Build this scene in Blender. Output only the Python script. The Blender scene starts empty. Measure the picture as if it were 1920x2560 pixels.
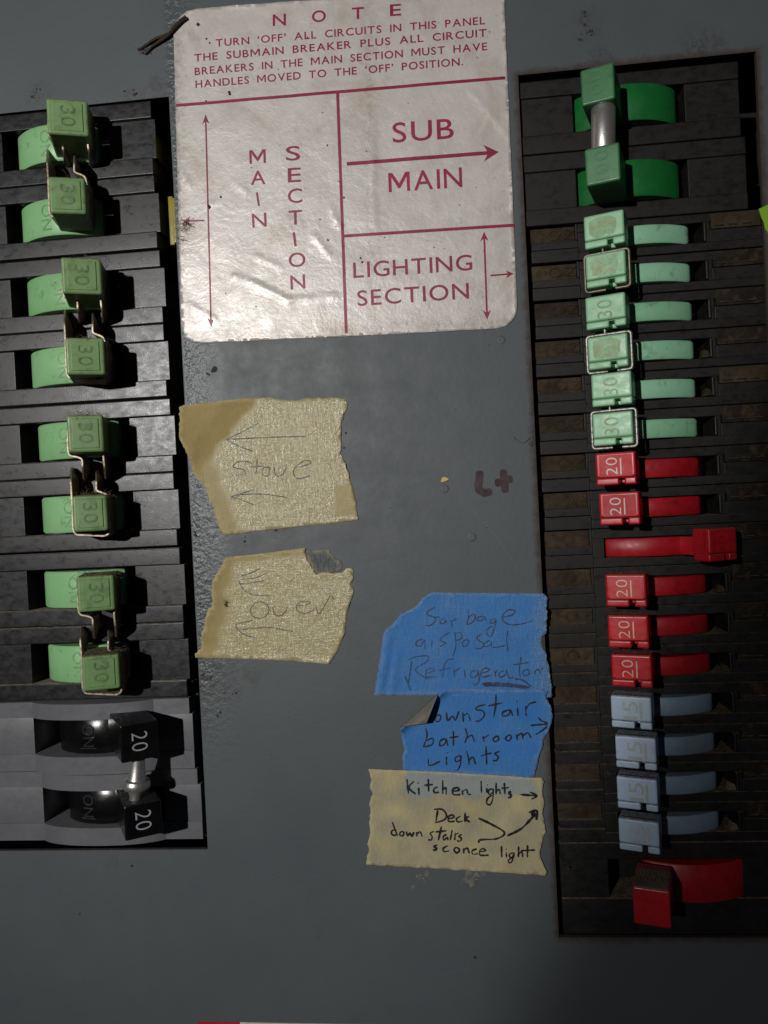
import bpy, bmesh, math, random
from mathutils import Vector, Matrix, noise
from mathutils.geometry import delaunay_2d_cdt
random.seed(7)
R = math.radians
scene = bpy.context.scene
col = scene.collection

# ------------------------------------------------------------------ camera, light, exposure
# The panel stands upright: panel x = world X, panel y = world Z, distance in front of it = world -Y.
# All building below is in millimetres of the panel; LIFT puts the panel at breast height.
LIFT = 1.5
def W(v):
    return Vector((v[0]*.001, -v[2]*.001, v[1]*.001+LIFT))
FPX = 1923.0
CAMP = Vector((78.174, -142.156, 255.507))
EUL = (0.00942853, -0.0929897, 0.0484729)
def rotm(a, b, c):
    return Matrix.Rotation(c, 3, 'Z') @ Matrix.Rotation(b, 3, 'Y') @ Matrix.Rotation(a, 3, 'X')
RM = rotm(*EUL)
RT = RM.transposed()
def at(px, py, z=0.0):
    d = RT @ Vector(((px-960)/FPX, -(py-1280)/FPX, -1))
    return CAMP + d*((z-CAMP[2])/d[2])
P2W = Matrix(((1, 0, 0), (0, 0, -1), (0, 1, 0)))
cam = bpy.data.cameras.new('camera')
cam.sensor_fit = 'HORIZONTAL'; cam.sensor_width = 36; cam.lens = 36*FPX/1920
cam.clip_start = .005; cam.clip_end = 50
co = bpy.data.objects.new('camera', cam); col.objects.link(co)
co.matrix_world = Matrix.Translation(W(CAMP)) @ (P2W @ RT).to_4x4()
scene.camera = co
cam.dof.use_dof = False

world = bpy.data.worlds.new('World'); scene.world = world; world.use_nodes = True
world.node_tree.nodes['Background'].inputs[0].default_value = (.75, .85, 1, 1)
world.node_tree.nodes['Background'].inputs[1].default_value = .012

LP = Vector((78-320, -142+150, 800))         # the torch, left of the camera
def spot(name, p, aim, power, angle, blend, radius, color):
    l = bpy.data.lights.new(name, 'SPOT'); l.energy = power; l.spot_size = R(angle); l.spot_blend = blend
    l.shadow_soft_size = radius; l.color = color
    o = bpy.data.objects.new(name, l); col.objects.link(o)
    o.location = W(p); d = W(aim)-W(p)
    o.rotation_euler = d.to_track_quat('-Z', 'Y').to_euler()
    return o
torch = spot('torch_light', LP, at(600, 1000, 0), 20.5, 54, 1.0, .008, (1, .975, .95))
# the torch's beam is cut off softly on its lower right side
def beam_cut(l, a, c, soft, floor):
    l.use_nodes = True; t = l.node_tree
    em = next(n for n in t.nodes if n.type == 'EMISSION')
    A, C_, Lw = W(a), W(c), W(LP)
    m = (A-Lw).cross(C_-Lw).normalized()
    if m.dot(W(at(300, 600, 0))-Lw) < 0: m = -m
    g = t.nodes.new('ShaderNodeNewGeometry'); d = t.nodes.new('ShaderNodeVectorMath'); d.operation = 'DOT_PRODUCT'
    d.inputs[1].default_value = m; t.links.new(g.outputs['Incoming'], d.inputs[0])
    r = t.nodes.new('ShaderNodeMapRange'); r.interpolation_type = 'SMOOTHSTEP'
    w = soft*.001/(A-Lw).length
    r.inputs['From Min'].default_value = -w; r.inputs['From Max'].default_value = w
    r.inputs['To Min'].default_value = floor; r.inputs['To Max'].default_value = 1
    t.links.new(d.outputs['Value'], r.inputs['Value']); t.links.new(r.outputs[0], em.inputs['Strength'])
beam_cut(torch.data, at(1310, 2470, 0), at(1730, 1430, 0), 19, .27)

vs = scene.view_settings
scene.display_settings.display_device = 'sRGB'
vs.view_transform = 'Standard'; vs.look = 'None'; vs.exposure = 0; vs.gamma = 1; vs.use_curve_mapping = False
scene.render.engine = 'CYCLES'
scene.cycles.use_denoising = True
scene.cycles.max_bounces = 6
scene.cycles.sample_clamp_indirect = 3

# ------------------------------------------------------------------ materials
def nt(name):
    m = bpy.data.materials.new(name); m.use_nodes = True
    t = m.node_tree; b = t.nodes['Principled BSDF']
    return m, t, b
def node(t, k, **kw):
    n = t.nodes.new(k)
    for a, v in kw.items():
        setattr(n, a, v)
    return n
def coords(t, scale=(1, 1, 1)):
    g = node(t, 'ShaderNodeNewGeometry')
    mp = node(t, 'ShaderNodeMapping'); mp.inputs['Scale'].default_value = scale
    t.links.new(g.outputs['Position'], mp.inputs[0])
    return mp.outputs[0]
def noi(t, vec, scale, detail=4, rough=.6, dist=0):
    n = node(t, 'ShaderNodeTexNoise'); n.inputs['Scale'].default_value = scale
    n.inputs['Detail'].default_value = detail; n.inputs['Roughness'].default_value = rough
    n.inputs['Distortion'].default_value = dist
    t.links.new(vec, n.inputs['Vector']); return n.outputs['Fac']
def ramp(t, fac, a, b, lo=(0, 0, 0, 1), hi=(1, 1, 1, 1)):
    n = node(t, 'ShaderNodeValToRGB'); e = n.color_ramp.elements
    e[0].position = a; e[1].position = b; e[0].color = lo; e[1].color = hi
    t.links.new(fac, n.inputs[0]); return n.outputs[0]
def mix(t, fac, a, b, mode='MIX'):
    n = node(t, 'ShaderNodeMix', data_type='RGBA', blend_type=mode)
    for i, v in ((0, fac), (6, a), (7, b)):
        if isinstance(v, (int, float)): n.inputs[i].default_value = v
        elif isinstance(v, tuple): n.inputs[i].default_value = v if len(v) == 4 else (*v, 1)
        else: t.links.new(v, n.inputs[i])
    return n.outputs[2]
def mth(t, op, a, b=None, clamp=False):
    n = node(t, 'ShaderNodeMath', operation=op, use_clamp=clamp)
    for i, v in ((0, a), (1, b)):
        if v is None: continue
        if isinstance(v, (int, float)): n.inputs[i].default_value = v
        else: t.links.new(v, n.inputs[i])
    return n.outputs[0]
def bump(t, b, h, strength, dist=.0003, prev=None):
    n = node(t, 'ShaderNodeBump')
    if isinstance(strength, (int, float)): n.inputs['Strength'].default_value = strength
    else: t.links.new(strength, n.inputs['Strength'])
    n.inputs['Distance'].default_value = dist
    t.links.new(h, n.inputs['Height'])
    if prev is not None: t.links.new(prev, n.inputs['Normal'])
    t.links.new(n.outputs[0], b.inputs['Normal']); return n.outputs[0]
def updust(t, lo=.35, hi=.8):
    g = node(t, 'ShaderNodeNewGeometry'); s = node(t, 'ShaderNodeSeparateXYZ')
    t.links.new(g.outputs['True Normal'], s.inputs[0])
    return ramp(t, s.outputs[2], lo, hi)

def plastic(name, c, c2, rough=.35, grime=(.035, .028, .015), gfac=.5, dust=0., dustc=(.14, .1, .06), bstr=.12, spec=.5, gscale=260, glo=.52, ghi=.72):
    m, t, b = nt(name); v = coords(t)
    base = mix(t, ramp(t, noi(t, v, 90, 3), .35, .65), c, c2)
    g1 = ramp(t, noi(t, v, gscale, 6, .7, .4), glo, ghi)
    base = mix(t, mth(t, 'MULTIPLY', g1, gfac), base, grime)
    oi = node(t, 'ShaderNodeObjectInfo').outputs['Random']
    base = mix(t, 1.0, base, ramp(t, oi, 0, 1, (.84, .86, .8, 1), (1.12, 1.06, 1.1, 1)), 'MULTIPLY')
    if dust:
        d = mth(t, 'MULTIPLY', updust(t), ramp(t, noi(t, v, 700, 5, .75), .3, .62))
        base = mix(t, mth(t, 'MULTIPLY', d, dust), base, dustc)
        r = mix(t, d, ramp(t, noi(t, coords(t, (1, 1, 1.6)), 300, 6, .65), .32, .7, (rough*.78,)*3+(1,), (min(1, rough*1.4),)*3+(1,)), (.9, .9, .9)); t.links.new(r, b.inputs['Roughness'])
    else:
        rr = ramp(t, noi(t, v, 320, 5), .3, .75, (rough*.8,)*3+(1,), (min(1, rough*1.5),)*3+(1,)); t.links.new(rr, b.inputs['Roughness'])
    t.links.new(base, b.inputs['Base Color'])
    b.inputs['Specular IOR Level'].default_value = spec
    bump(t, b, noi(t, v, 3000, 5, .6), bstr, .00015)
    return m

M = {}
M['black_left'] = plastic('black_bakelite', (.008, .008, .0092), (.012, .012, .0138), .31, (.04, .034, .025), .35, 1.0, (.42, .38, .3), .3, .5, 420, .55, .8)
M['black_right'] = plastic('dusty_black_bakelite', (.006, .0056, .0053), (.009, .0083, .0078), .5, (.034, .024, .014), .4, .95, (.24, .18, .12), .12, .42, 420, .55, .8)
M['label_dirt'] = plastic('brown_dust', (.03, .022, .013), (.062, .045, .026), .9, (.01, .008, .006), .7, .2, (.1, .075, .045), .8, .2, 500, .45, .7)
M['off_dirt'] = plastic('grimy_black_brown', (.008, .007, .006), (.014, .011, .008), .8, (.055, .038, .02), .9, .9, (.13, .095, .06), .7, .25, 300, .5, .68)
M['green_knob'] = plastic('green_knob_plastic', (.155, .285, .1), (.19, .315, .13), .4, (.08, .095, .04), .8, .95, (.085, .058, .032), .1)
M['green_sector'] = plastic('pale_green_plastic', (.26, .53, .25), (.29, .57, .28), .34, (.07, .1, .04), .6, .3, (.1, .07, .04), .05, .5, 330, .58, .72)
M['mint'] = plastic('mint_plastic', (.25, .52, .3), (.29, .57, .34), .4, (.2, .3, .16), .35, .5, (.2, .16, .1), .05, .5, 300, .55, .75)
M['mint_sector'] = plastic('mint_toggle_plastic', (.23, .49, .31), (.26, .53, .34), .36, (.08, .12, .07), .7, .2, (.1, .08, .04), .05, .5, 240, .56, .74)
M['dkgreen'] = plastic('dark_green_plastic', (.03, .15, .05), (.038, .18, .06), .4, (.06, .1, .05), .4, .7, (.2, .17, .12), .12)
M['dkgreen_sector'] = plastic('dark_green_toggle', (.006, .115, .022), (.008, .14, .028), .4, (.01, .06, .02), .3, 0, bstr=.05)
M['red'] = plastic('red_plastic', (.45, .008, .016), (.53, .012, .022), .32, (.2, .01, .012), .3, .7, (.16, .09, .06), .05)
M['red_label'] = plastic('red_face', (.5, .05, .06), (.56, .07, .08), .55, (.3, .03, .03), .3, 0, bstr=.08, spec=.25)
M['red_sector'] = plastic('shaded_red_toggle', (.29, .004, .010), (.34, .006, .012), .4, (.06, .004, .004), .6, 0, bstr=.04)  # darker than the knob red: the shade in the slots put into the colour
M['blue'] = plastic('pale_blue_plastic', (.40, .53, .67), (.45, .58, .72), .38, (.2, .28, .36), .4, .9, (.11, .08, .05), .05)
M['blue_sector'] = plastic('shaded_blue_toggle', (.15, .215, .28), (.175, .245, .32), .45, (.1, .12, .16), .4, 0, bstr=.05)  # knob blue darkened, slot shadow painted into the toggle arms
M['grey'] = plastic('grey_breaker_plastic', (.112, .118, .125), (.124, .13, .137), .36, (.09, .088, .082), .25, .25, (.2, .2, .18), .1)
M['gloss_black'] = plastic('gloss_black_plastic', (.003, .003, .0034), (.005, .005, .005), .21, (.014, .012, .009), .35, .06, (.06, .05, .04), .12)
M['glint_black'] = plastic('glint_black_relief', (.02, .02, .021), (.05, .05, .052), .22, (.006, .006, .006), .6)  # paler black paints in the glints on the raised ON letters
M['print_white'] = plastic('white_print', (.62, .6, .56), (.7, .68, .62), .5, (.3, .2, .15), .2)
M['print_grey'] = plastic('grey_print', (.3, .33, .36), (.36, .38, .4), .5, (.15, .15, .15), .3)
M['print_cream'] = plastic('cream_print', (.6, .47, .3), (.7, .56, .38), .5, (.45, .06, .05), .5, gscale=900, glo=.5, ghi=.6)
M['print_tan'] = plastic('worn_tan_print', (.3, .27, .14), (.36, .34, .19), .6, (.26, .53, .31), 1.0, gscale=700, glo=.36, ghi=.58)
M['worn'] = plastic('worn_tan_stain', (.3, .36, .2), (.36, .33, .18), .6, (.26, .53, .31), 1.0, gscale=520, glo=.36, ghi=.6)
M['print_ochre'] = plastic('worn_ochre_print', (.4, .4, .24), (.44, .43, .27), .6, (.37, .48, .6), .9, gscale=700, glo=.38, ghi=.6)
M['moulded_on'] = plastic('grimy_moulded_letters', (.1, .2, .09), (.16, .34, .15), .5, (.24, .48, .23), .8, gscale=500, glo=.4, ghi=.6)
M['emboss_green'] = plastic('grimy_green', (.105, .195, .068), (.15, .265, .1), .5, (.04, .07, .025), .8, gscale=600, glo=.45, ghi=.65)
M['lint'] = plastic('brown_lint', (.1, .075, .05), (.17, .13, .09), .95, (.05, .035, .02), .5)
M['wood'] = plastic('dry_stalk', (.025, .017, .01), (.05, .035, .02), .8)
M['yellow'] = plastic('yellow_plastic', (.3, .25, .012), (.37, .31, .02), .4, (.05, .04, .01), .7)
M['lime'] = plastic('lime_tape', (.22, .42, .02), (.26, .47, .03), .6)
M['void'] = plastic('dark_inside', (.004, .0035, .003), (.007, .006, .004), .9)
M['chip'] = plastic('cream_fleck', (.55, .42, .16), (.65, .5, .2), .6, gfac=.1)
M['speck'] = plastic('dark_dirt', (.012, .009, .006), (.03, .022, .014), .9)
M['marker'] = plastic('maroon_marker', (.032, .013, .018), (.04, .016, .022), .55, (.03, .01, .015), .2)
M['ink_black'] = plastic('black_marker_ink', (.004, .004, .005), (.008, .008, .009), .45)
M['ink_pen'] = plastic('dark_pen_ink', (.018, .026, .055), (.028, .045, .1), .5, (.04, .15, .38), .85, gscale=1200)
M['ink_pencil'] = plastic('faded_pencil', (.075, .065, .05), (.12, .105, .075), .5, (.26, .23, .13), .75, gscale=1300, glo=.5, ghi=.68)
M['print_red'] = plastic('crimson_print', (.26, .006, .04), (.30, .009, .05), .4, (.34, .1, .1), .2, gscale=1400, glo=.55, ghi=.68, bstr=.2)
M['warn_red'] = plastic('red_label_print', (.4, .01, .03), (.45, .015, .04), .4)
M['warn_white'] = plastic('white_label', (.6, .58, .5), (.66, .63, .55), .4)

def metal(name, c, rough, spots, sfac):
    m, t, b = nt(name); v = coords(t)
    s = ramp(t, noi(t, v, 900, 5, .7), .45, .65)
    t.links.new(mix(t, mth(t, 'MULTIPLY', s, sfac), c, spots), b.inputs['Base Color'])
    b.inputs['Metallic'].default_value = .85; b.inputs['Roughness'].default_value = rough
    bump(t, b, noi(t, v, 2200, 4), .3, .0001); return m
M['wire'] = metal('oxidised_wire', (.40, .345, .26), .5, (.13, .095, .06), .9)
M['wire_bright'] = metal('bright_wire', (.42, .41, .37), .5, (.1, .085, .06), .95)
M['wire_dark'] = metal('brown_wire', (.22, .19, .14), .5, (.1, .07, .05), .7)
M['aluminium'] = metal('aluminium', (.62, .6, .58), .36, (.4, .37, .33), .4)

# painted steel of the cover
m, t, b = nt('grey_painted_steel'); v = coords(t)
at_r = node(t, 'ShaderNodeAttribute', attribute_name='rust').outputs['Fac']
at_d = node(t, 'ShaderNodeAttribute', attribute_name='dirt').outputs['Fac']
base = mix(t, ramp(t, noi(t, v, 14, 4), .35, .65), (.078, .09, .097), (.09, .101, .107))
base = mix(t, mth(t, 'MULTIPLY', ramp(t, noi(t, v, 60, 6, .7), .5, .75), .22), base, (.066, .072, .072))
rn = mth(t, 'ADD', at_r, mth(t, 'SUBTRACT', noi(t, v, 260, 6, .75), .5))
rm = mth(t, 'MULTIPLY', ramp(t, rn, .55, .95), .8)
base = mix(t, rm, base, (.042, .021, .012))
dn = mth(t, 'MULTIPLY', at_d, ramp(t, noi(t, v, 330, 7, .75, .8), .44, .66))
base = mix(t, dn, base, (.03, .024, .017))
spk = ramp(t, noi(t, v, 1100, 2, .5), .73, .77)
base = mix(t, mth(t, 'MULTIPLY', spk, .5), base, (.03, .028, .025))
t.links.new(base, b.inputs['Base Color'])
at_p = node(t, 'ShaderNodeAttribute', attribute_name='peel').outputs['Fac']
rr = ramp(t, noi(t, v, 120, 5), .3, .7, (.46,)*3+(1,), (.6,)*3+(1,))
rr = mix(t, at_p, rr, (.27, .27, .27))
t.links.new(mix(t, rm, rr, (.8, .8, .8)), b.inputs['Roughness'])
b.inputs['Specular IOR Level'].default_value = .4
n0 = bump(t, b, noi(t, v, 520, 2, .5), mth(t, 'ADD', .05, mth(t, 'MULTIPLY', at_p, .9)), .0007)
bump(t, b, noi(t, v, 2300, 3, .6), mth(t, 'ADD', .04, mth(t, 'MULTIPLY', at_p, .35)), .0003, n0)
M['panel'] = m
M['scuff'] = plastic('pale_scuff', (.125, .135, .138), (.14, .15, .15), .5, (.1, .11, .115), .8, gscale=700, glo=.42, ghi=.6)
M['residue'] = plastic('tape_glue_residue', (.16, .155, .12), (.24, .23, .17), .6, (.1, .108, .112), 1.0, gscale=420, glo=.42, ghi=.56)

# foil-like aged label
m, t, b = nt('aged_foil_label'); v = coords(t)
base = mix(t, ramp(t, noi(t, v, 26, 5, .6), .3, .7), (.56, .52, .475), (.63, .595, .555))
base = mix(t, mth(t, 'MULTIPLY', ramp(t, noi(t, v, 45, 6, .7, 1.0), .52, .75), .55), base, (.40, .29, .19))
base = mix(t, mth(t, 'MULTIPLY', ramp(t, noi(t, v, 420, 5, .7), .62, .74), .45), base, (.2, .16, .11))
at_d = node(t, 'ShaderNodeAttribute', attribute_name='dirt').outputs['Fac']
base = mix(t, mth(t, 'MULTIPLY', at_d, ramp(t, noi(t, v, 420, 6, .75, .6), .4, .62)), base, (.17, .12, .07))
t.links.new(base, b.inputs['Base Color'])
b.inputs['Metallic'].default_value = .12
t.links.new(ramp(t, noi(t, v, 160, 5), .3, .7, (.3,)*3+(1,), (.46,)*3+(1,)), b.inputs['Roughness'])
b.inputs['Specular IOR Level'].default_value = .62
n0 = bump(t, b, noi(t, v, 110, 5, .6, .9), .15, .0012)
n1 = bump(t, b, noi(t, v, 620, 4, .7, .3), .22, .0004, n0)
M['label'] = m

def tape_mat(name, c, c2, stain, rough, cs, wr, spec=.5, under=(.2, .2, .2), rim=(.5, .42, .24)):
    m, t, b = nt(name); v = coords(t); vx = coords(t, (1, 1, .22)); vy = coords(t, (.15, 1, 1))
    at_l = node(t, 'ShaderNodeAttribute', attribute_name='stuck').outputs['Fac']
    base = mix(t, ramp(t, noi(t, v, 70, 5), .35, .65), c, c2)
    base = mix(t, mth(t, 'MULTIPLY', mth(t, 'MULTIPLY', at_l, ramp(t, noi(t, v, 160, 6, .7), .3, .6, (.45,)*3+(1,))), .9), base, stain)
    base = mix(t, mth(t, 'MULTIPLY', ramp(t, noi(t, vx, 2200, 3), .4, .7), .25), base, tuple(x*.6 for x in c))
    t.links.new(base, b.inputs['Base Color'])
    at_e = node(t, 'ShaderNodeAttribute', attribute_name='edge').outputs['Fac']; at_d = node(t, 'ShaderNodeAttribute', attribute_name='dirt').outputs['Fac']
    base = mix(t, mth(t, 'MULTIPLY', at_d, .75), base, under)
    base = mix(t, mth(t, 'MULTIPLY', mth(t, 'MULTIPLY', at_e, ramp(t, noi(t, v, 500, 4), .3, .6)), .7), base, rim)
    t.links.new(base, b.inputs['Base Color'])
    t.links.new(mix(t, at_l, (max(.6, rough),)*3, (rough,)*3), b.inputs['Roughness']); t.links.new(mth(t, 'MULTIPLY', mth(t, 'ADD', .25, at_l), spec*.8), b.inputs['Specular IOR Level'])
    crepe = mth(t, 'ADD', noi(t, vx, 1350, 4, .65, .5), mth(t, 'MULTIPLY', noi(t, vy, 2200, 3), .35))
    n0 = bump(t, b, crepe, mth(t, 'ADD', .1, mth(t, 'MULTIPLY', at_l, cs)), .0012)
    bump(t, b, noi(t, v, 240, 4, .6, .7), mth(t, 'MULTIPLY', at_l, wr), .0012, n0)
    return m
M['old_tape'] = tape_mat('old_masking_tape', (.31, .24, .09), (.36, .28, .11), (.48, .435, .25), .2, .27, .3, .75)
M['blue_tape'] = tape_mat('blue_painters_tape', (.034, .17, .47), (.042, .195, .52), (.075, .2, .42), .46, .3, .12, .4, rim=(.2, .27, .33))
M['new_tape'] = tape_mat('masking_tape', (.40, .345, .19), (.5, .43, .24), (.3, .285, .215), .55, .2, .2, .35, under=(.23, .30, .34))
M['tape_back'] = tape_mat('tape_adhesive_back', (.17, .165, .13), (.22, .21, .17), (.1, .1, .09), .5, .3, .3)
M['torn_film'] = tape_mat('clear_tape_residue', (.10, .115, .118), (.12, .135, .138), (.13, .145, .145), .36, .7, .3, .5)

# ------------------------------------------------------------------ mesh helpers (panel millimetres)
class MB:
    def __init__(self): self.bm = bmesh.new()
    def box(self, x0, x1, y0, y1, z0, z1, bev=.25, seg=2, mtx=None, taper=None):
        r = bmesh.ops.create_cube(self.bm, size=1.0); vs_ = r['verts']
        for q in vs_:
            u = q.co.copy()
            q.co = Vector(((x0+x1)/2+u.x*(x1-x0), (y0+y1)/2+u.y*(y1-y0), (z0+z1)/2+u.z*(z1-z0)))
            if taper and u.z > 0:
                q.co.x = (x0+x1)/2+u.x*(x1-x0)*taper; q.co.y = (y0+y1)/2+u.y*(y1-y0)*taper
        es = list({e for q in vs_ for e in q.link_edges})
        out = vs_
        if bev > 0:
            bev = min(bev, .45*min(abs(x1-x0), abs(y1-y0), abs(z1-z0)))
            res = bmesh.ops.bevel(self.bm, geom=es, offset=bev, segments=seg, profile=.6, affect='EDGES')
            out = list({q for f in res['faces'] for q in f.verts})
        if mtx is not None:
            for q in out: q.co = mtx @ q.co
        return self
    def prism(self, pts, depth, mtx=None):      # pts: 3D loop, extruded along vector depth
        a = [self.bm.verts.new(Vector(p)) for p in pts]
        c = [self.bm.verts.new(Vector(p)+Vector(depth)) for p in pts]
        n = len(a)
        self.bm.faces.new(a); self.bm.faces.new(c[::-1])
        for i in range(n):
            self.bm.faces.new((a[i], c[i], c[(i+1) % n], a[(i+1) % n]))
        if mtx is not None:
            for q in a+c: q.co = mtx @ q.co
        return self
    def tube(self, pts, r, n=8, closed=False, r1=None):
        pts = [Vector(p) for p in pts]; rings = []; L = len(pts); up = None
        for i, p in enumerate(pts):
            if closed: d = pts[(i+1) % L]-pts[i-1]
            else: d = pts[min(i+1, L-1)]-pts[max(i-1, 0)]
            d = d.normalized() if d.length > 1e-9 else Vector((0, 0, 1))
            if up is None or abs(up.dot(d)) > .95:
                up = Vector((0, 0, 1)) if abs(d.z) < .9 else Vector((1, 0, 0))
            s = d.cross(up).normalized(); up = s.cross(d).normalized()
            rad = r if r1 is None else r+(r1-r)*i/(L-1)
            rings.append([self.bm.verts.new(p+(s*math.cos(2*math.pi*k/n)+up*math.sin(2*math.pi*k/n))*rad) for k in range(n)])
        for i in range(L if closed else L-1):
            A, B = rings[i], rings[(i+1) % L]
            for k in range(n):
                self.bm.faces.new((A[k], A[(k+1) % n], B[(k+1) % n], B[k]))
        if not closed:
            self.bm.faces.new(rings[0][::-1]); self.bm.faces.new(rings[-1])
        return self
    def lathe(self, p0, axis, prof, n=24):
        axis = Vector(axis).normalized(); s = axis.orthogonal().normalized(); u = axis.cross(s); p0 = Vector(p0); rings = []
        for d, r in prof:
            rings.append([self.bm.verts.new(p0+axis*d+(s*math.cos(2*math.pi*k/n)+u*math.sin(2*math.pi*k/n))*r) for k in range(n)])
        for A, B in zip(rings, rings[1:]):
            for k in range(n): self.bm.faces.new((A[k], A[(k+1) % n], B[(k+1) % n], B[k]))
        self.bm.faces.new(rings[0][::-1]); self.bm.faces.new(rings[-1]); return self
    def wall(self, pts, th, down, z_low):
        """bent strip of sheet metal seen on edge: path of its front edge, thickness, direction inwards, depth it reaches"""
        pts = [Vector(p) for p in pts]; n = len(pts); prev = None; down = Vector(down)
        for i, p in enumerate(pts):
            d = pts[min(i+1, n-1)]-pts[max(i-1, 0)]; d.z = 0
            s = Vector((-d.y, d.x, 0)).normalized()*th/2
            k = max(.2, p.z-z_low)/down.z
            q = [p+s, p-s, p-s-down*k, p+s-down*k]
            # slightly rounded front edge
            c = [self.bm.verts.new(v) for v in (q[0]-Vector((0, 0, th*.25)), q[0]-s*.4, q[1]+s*.4, q[1]-Vector((0, 0, th*.25)), q[2], q[3])]
            if prev:
                for a in range(6): self.bm.faces.new((prev[a], prev[(a+1) % 6], c[(a+1) % 6], c[a]))
            else: self.bm.faces.new(c)
            prev = c
        self.bm.faces.new(prev[::-1]); return self
    def ribbon(self, pts, w, hz, even=False):
        """flat stroke of width w; hz(x, y) gives the height of the surface it is drawn on"""
        P = []
        for a, c in zip(pts, pts[1:]):
            k = max(1, int((Vector(c)-Vector(a)).length/.5))
            P += [Vector(a)+(Vector(c)-Vector(a))*i/k for i in range(k)]
        P.append(Vector(pts[-1])); n = len(P); prev = None
        for i, p in enumerate(P):
            d = (P[min(i+1, n-1)]-P[max(i-1, 0)])
            d = d.normalized() if d.length > 1e-9 else Vector((1, 0))
            s = Vector((-d.y, d.x))
            ww = w*max(.3, .85+.55*noise.noise(Vector((p.x*.45, p.y*.45, 3.1)))+.35*noise.noise(Vector((p.x*1.7, p.y*1.7, 8.1))))*.5
            if even: ww = w*.45
            if i in (0, n-1): ww *= .6
            q = [self.bm.verts.new((p.x+s.x*e*ww, p.y+s.y*e*ww, hz(p.x+s.x*e*ww, p.y+s.y*e*ww))) for e in (-1, 1)]
            if prev: self.bm.faces.new((prev[0], q[0], q[1], prev[1]))
            prev = q
        return self
    def poly(self, pts):
        self.bm.faces.new([self.bm.verts.new(Vector(p)) for p in pts]); return self
    def build(self, name, mat, parent=None, smooth=35, attrs=None, flat_up=False):
        bm = self.bm
        bmesh.ops.recalc_face_normals(bm, faces=bm.faces[:])
        if flat_up:
            for f in bm.faces:
                f.normal_update()
                if f.normal.z < 0: f.normal_flip()
        me = bpy.data.meshes.new(name)
        bm.to_mesh(me); bm.free()
        return link_mesh(name, me, mat, parent, smooth)
LOC = {}
WN = 61
def link_mesh(name, me, mat, parent=None, smooth=35):
    pw = LOC[parent.name] if parent is not None else None
    if parent is None:
        xs = [W(q.co) for q in me.vertices]
        base = sum(xs, Vector())/len(xs)
        off = base
    else:
        # part origin: centre of the part, relative to its parent
        xs = [W(q.co) for q in me.vertices]; base = sum(xs, Vector())/len(xs); off = base
    for q in me.vertices: q.co = W(q.co)-off
    me.materials.append(mat)
    if smooth:
        for p in me.polygons: p.use_smooth = True
        try: me.set_sharp_from_angle(angle=R(smooth))
        except Exception: pass
    o = bpy.data.objects.new(name, me); col.objects.link(o)
    LOC[o.name] = off
    if smooth == WN:
        md = o.modifiers.new('normals', 'WEIGHTED_NORMAL'); md.keep_sharp = True; md.weight = 100
    if parent is not None:
        o.parent = parent; o.location = off-pw
    else: o.location = off
    return o
def thing(name, p, label, cat, group=None):
    o = bpy.data.objects.new(name, None); col.objects.link(o); o.empty_display_size = .01
    o.location = W(p); LOC[o.name] = W(p); tag(o, label, cat, group); return o
def tag(o, label=None, cat=None, group=None, kind=None):
    if label: o['label'] = label
    if cat: o['category'] = cat
    if group: o['group'] = group
    if kind: o['kind'] = kind
    return o

_tc = {}
def glyphs(s, bold=.0):
    """triangulated text: (verts2d, faces, width); cap height 1, left edge 0, baseline 0"""
    V = []; F = []; x0 = 0.0
    for ch in s:
        if ch == ' ': x0 += .42; continue
        v, f, w = one_glyph(ch, bold); k = len(V)
        V += [(x+x0, y) for x, y in v]; F += [tuple(i+k for i in p) for p in f]; x0 += w+.2
    return V, F, x0-.2, 1
def one_glyph(ch, bold):
    key = (ch, bold)
    if key in _tc: return _tc[key]
    if ch == 'M':
        e = bold*1.2
        P = [(0, 0), (0, 1), (.22, 1), (.56, .45-e), (.9, 1), (1.12, 1), (1.12, 0), (.965-e, 0), (.965-e, .76), (.61, .18), (.51, .18), (.155+e, .76), (.155+e, 0)]
        F = [(0, 1, 11, 12), (1, 2, 3, 10, 11), (3, 9, 10), (3, 4, 8, 9), (4, 5, 8), (5, 6, 7, 8)]
        _tc[key] = (P, F, 1.12); return _tc[key]
    cu = bpy.data.curves.new('txt', 'FONT'); cu.body = ch; cu.offset = bold; cu.resolution_u = 4
    o = bpy.data.objects.new('txt', cu); col.objects.link(o)
    dg = bpy.context.evaluated_depsgraph_get(); dg.update()
    me = bpy.data.meshes.new_from_object(o.evaluated_get(dg))
    V = [(q.co.x, q.co.y) for q in me.vertices]; F = [tuple(p.vertices) for p in me.polygons]
    bpy.data.objects.remove(o); bpy.data.curves.remove(cu); bpy.data.meshes.remove(me)
    x0 = min(x for x, y in V); k = 1/.682
    V2 = [((x-x0)*k, y*k) for x, y in V]
    _tc[key] = (V2, F, max(x for x, y in V2)); return _tc[key]
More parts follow.
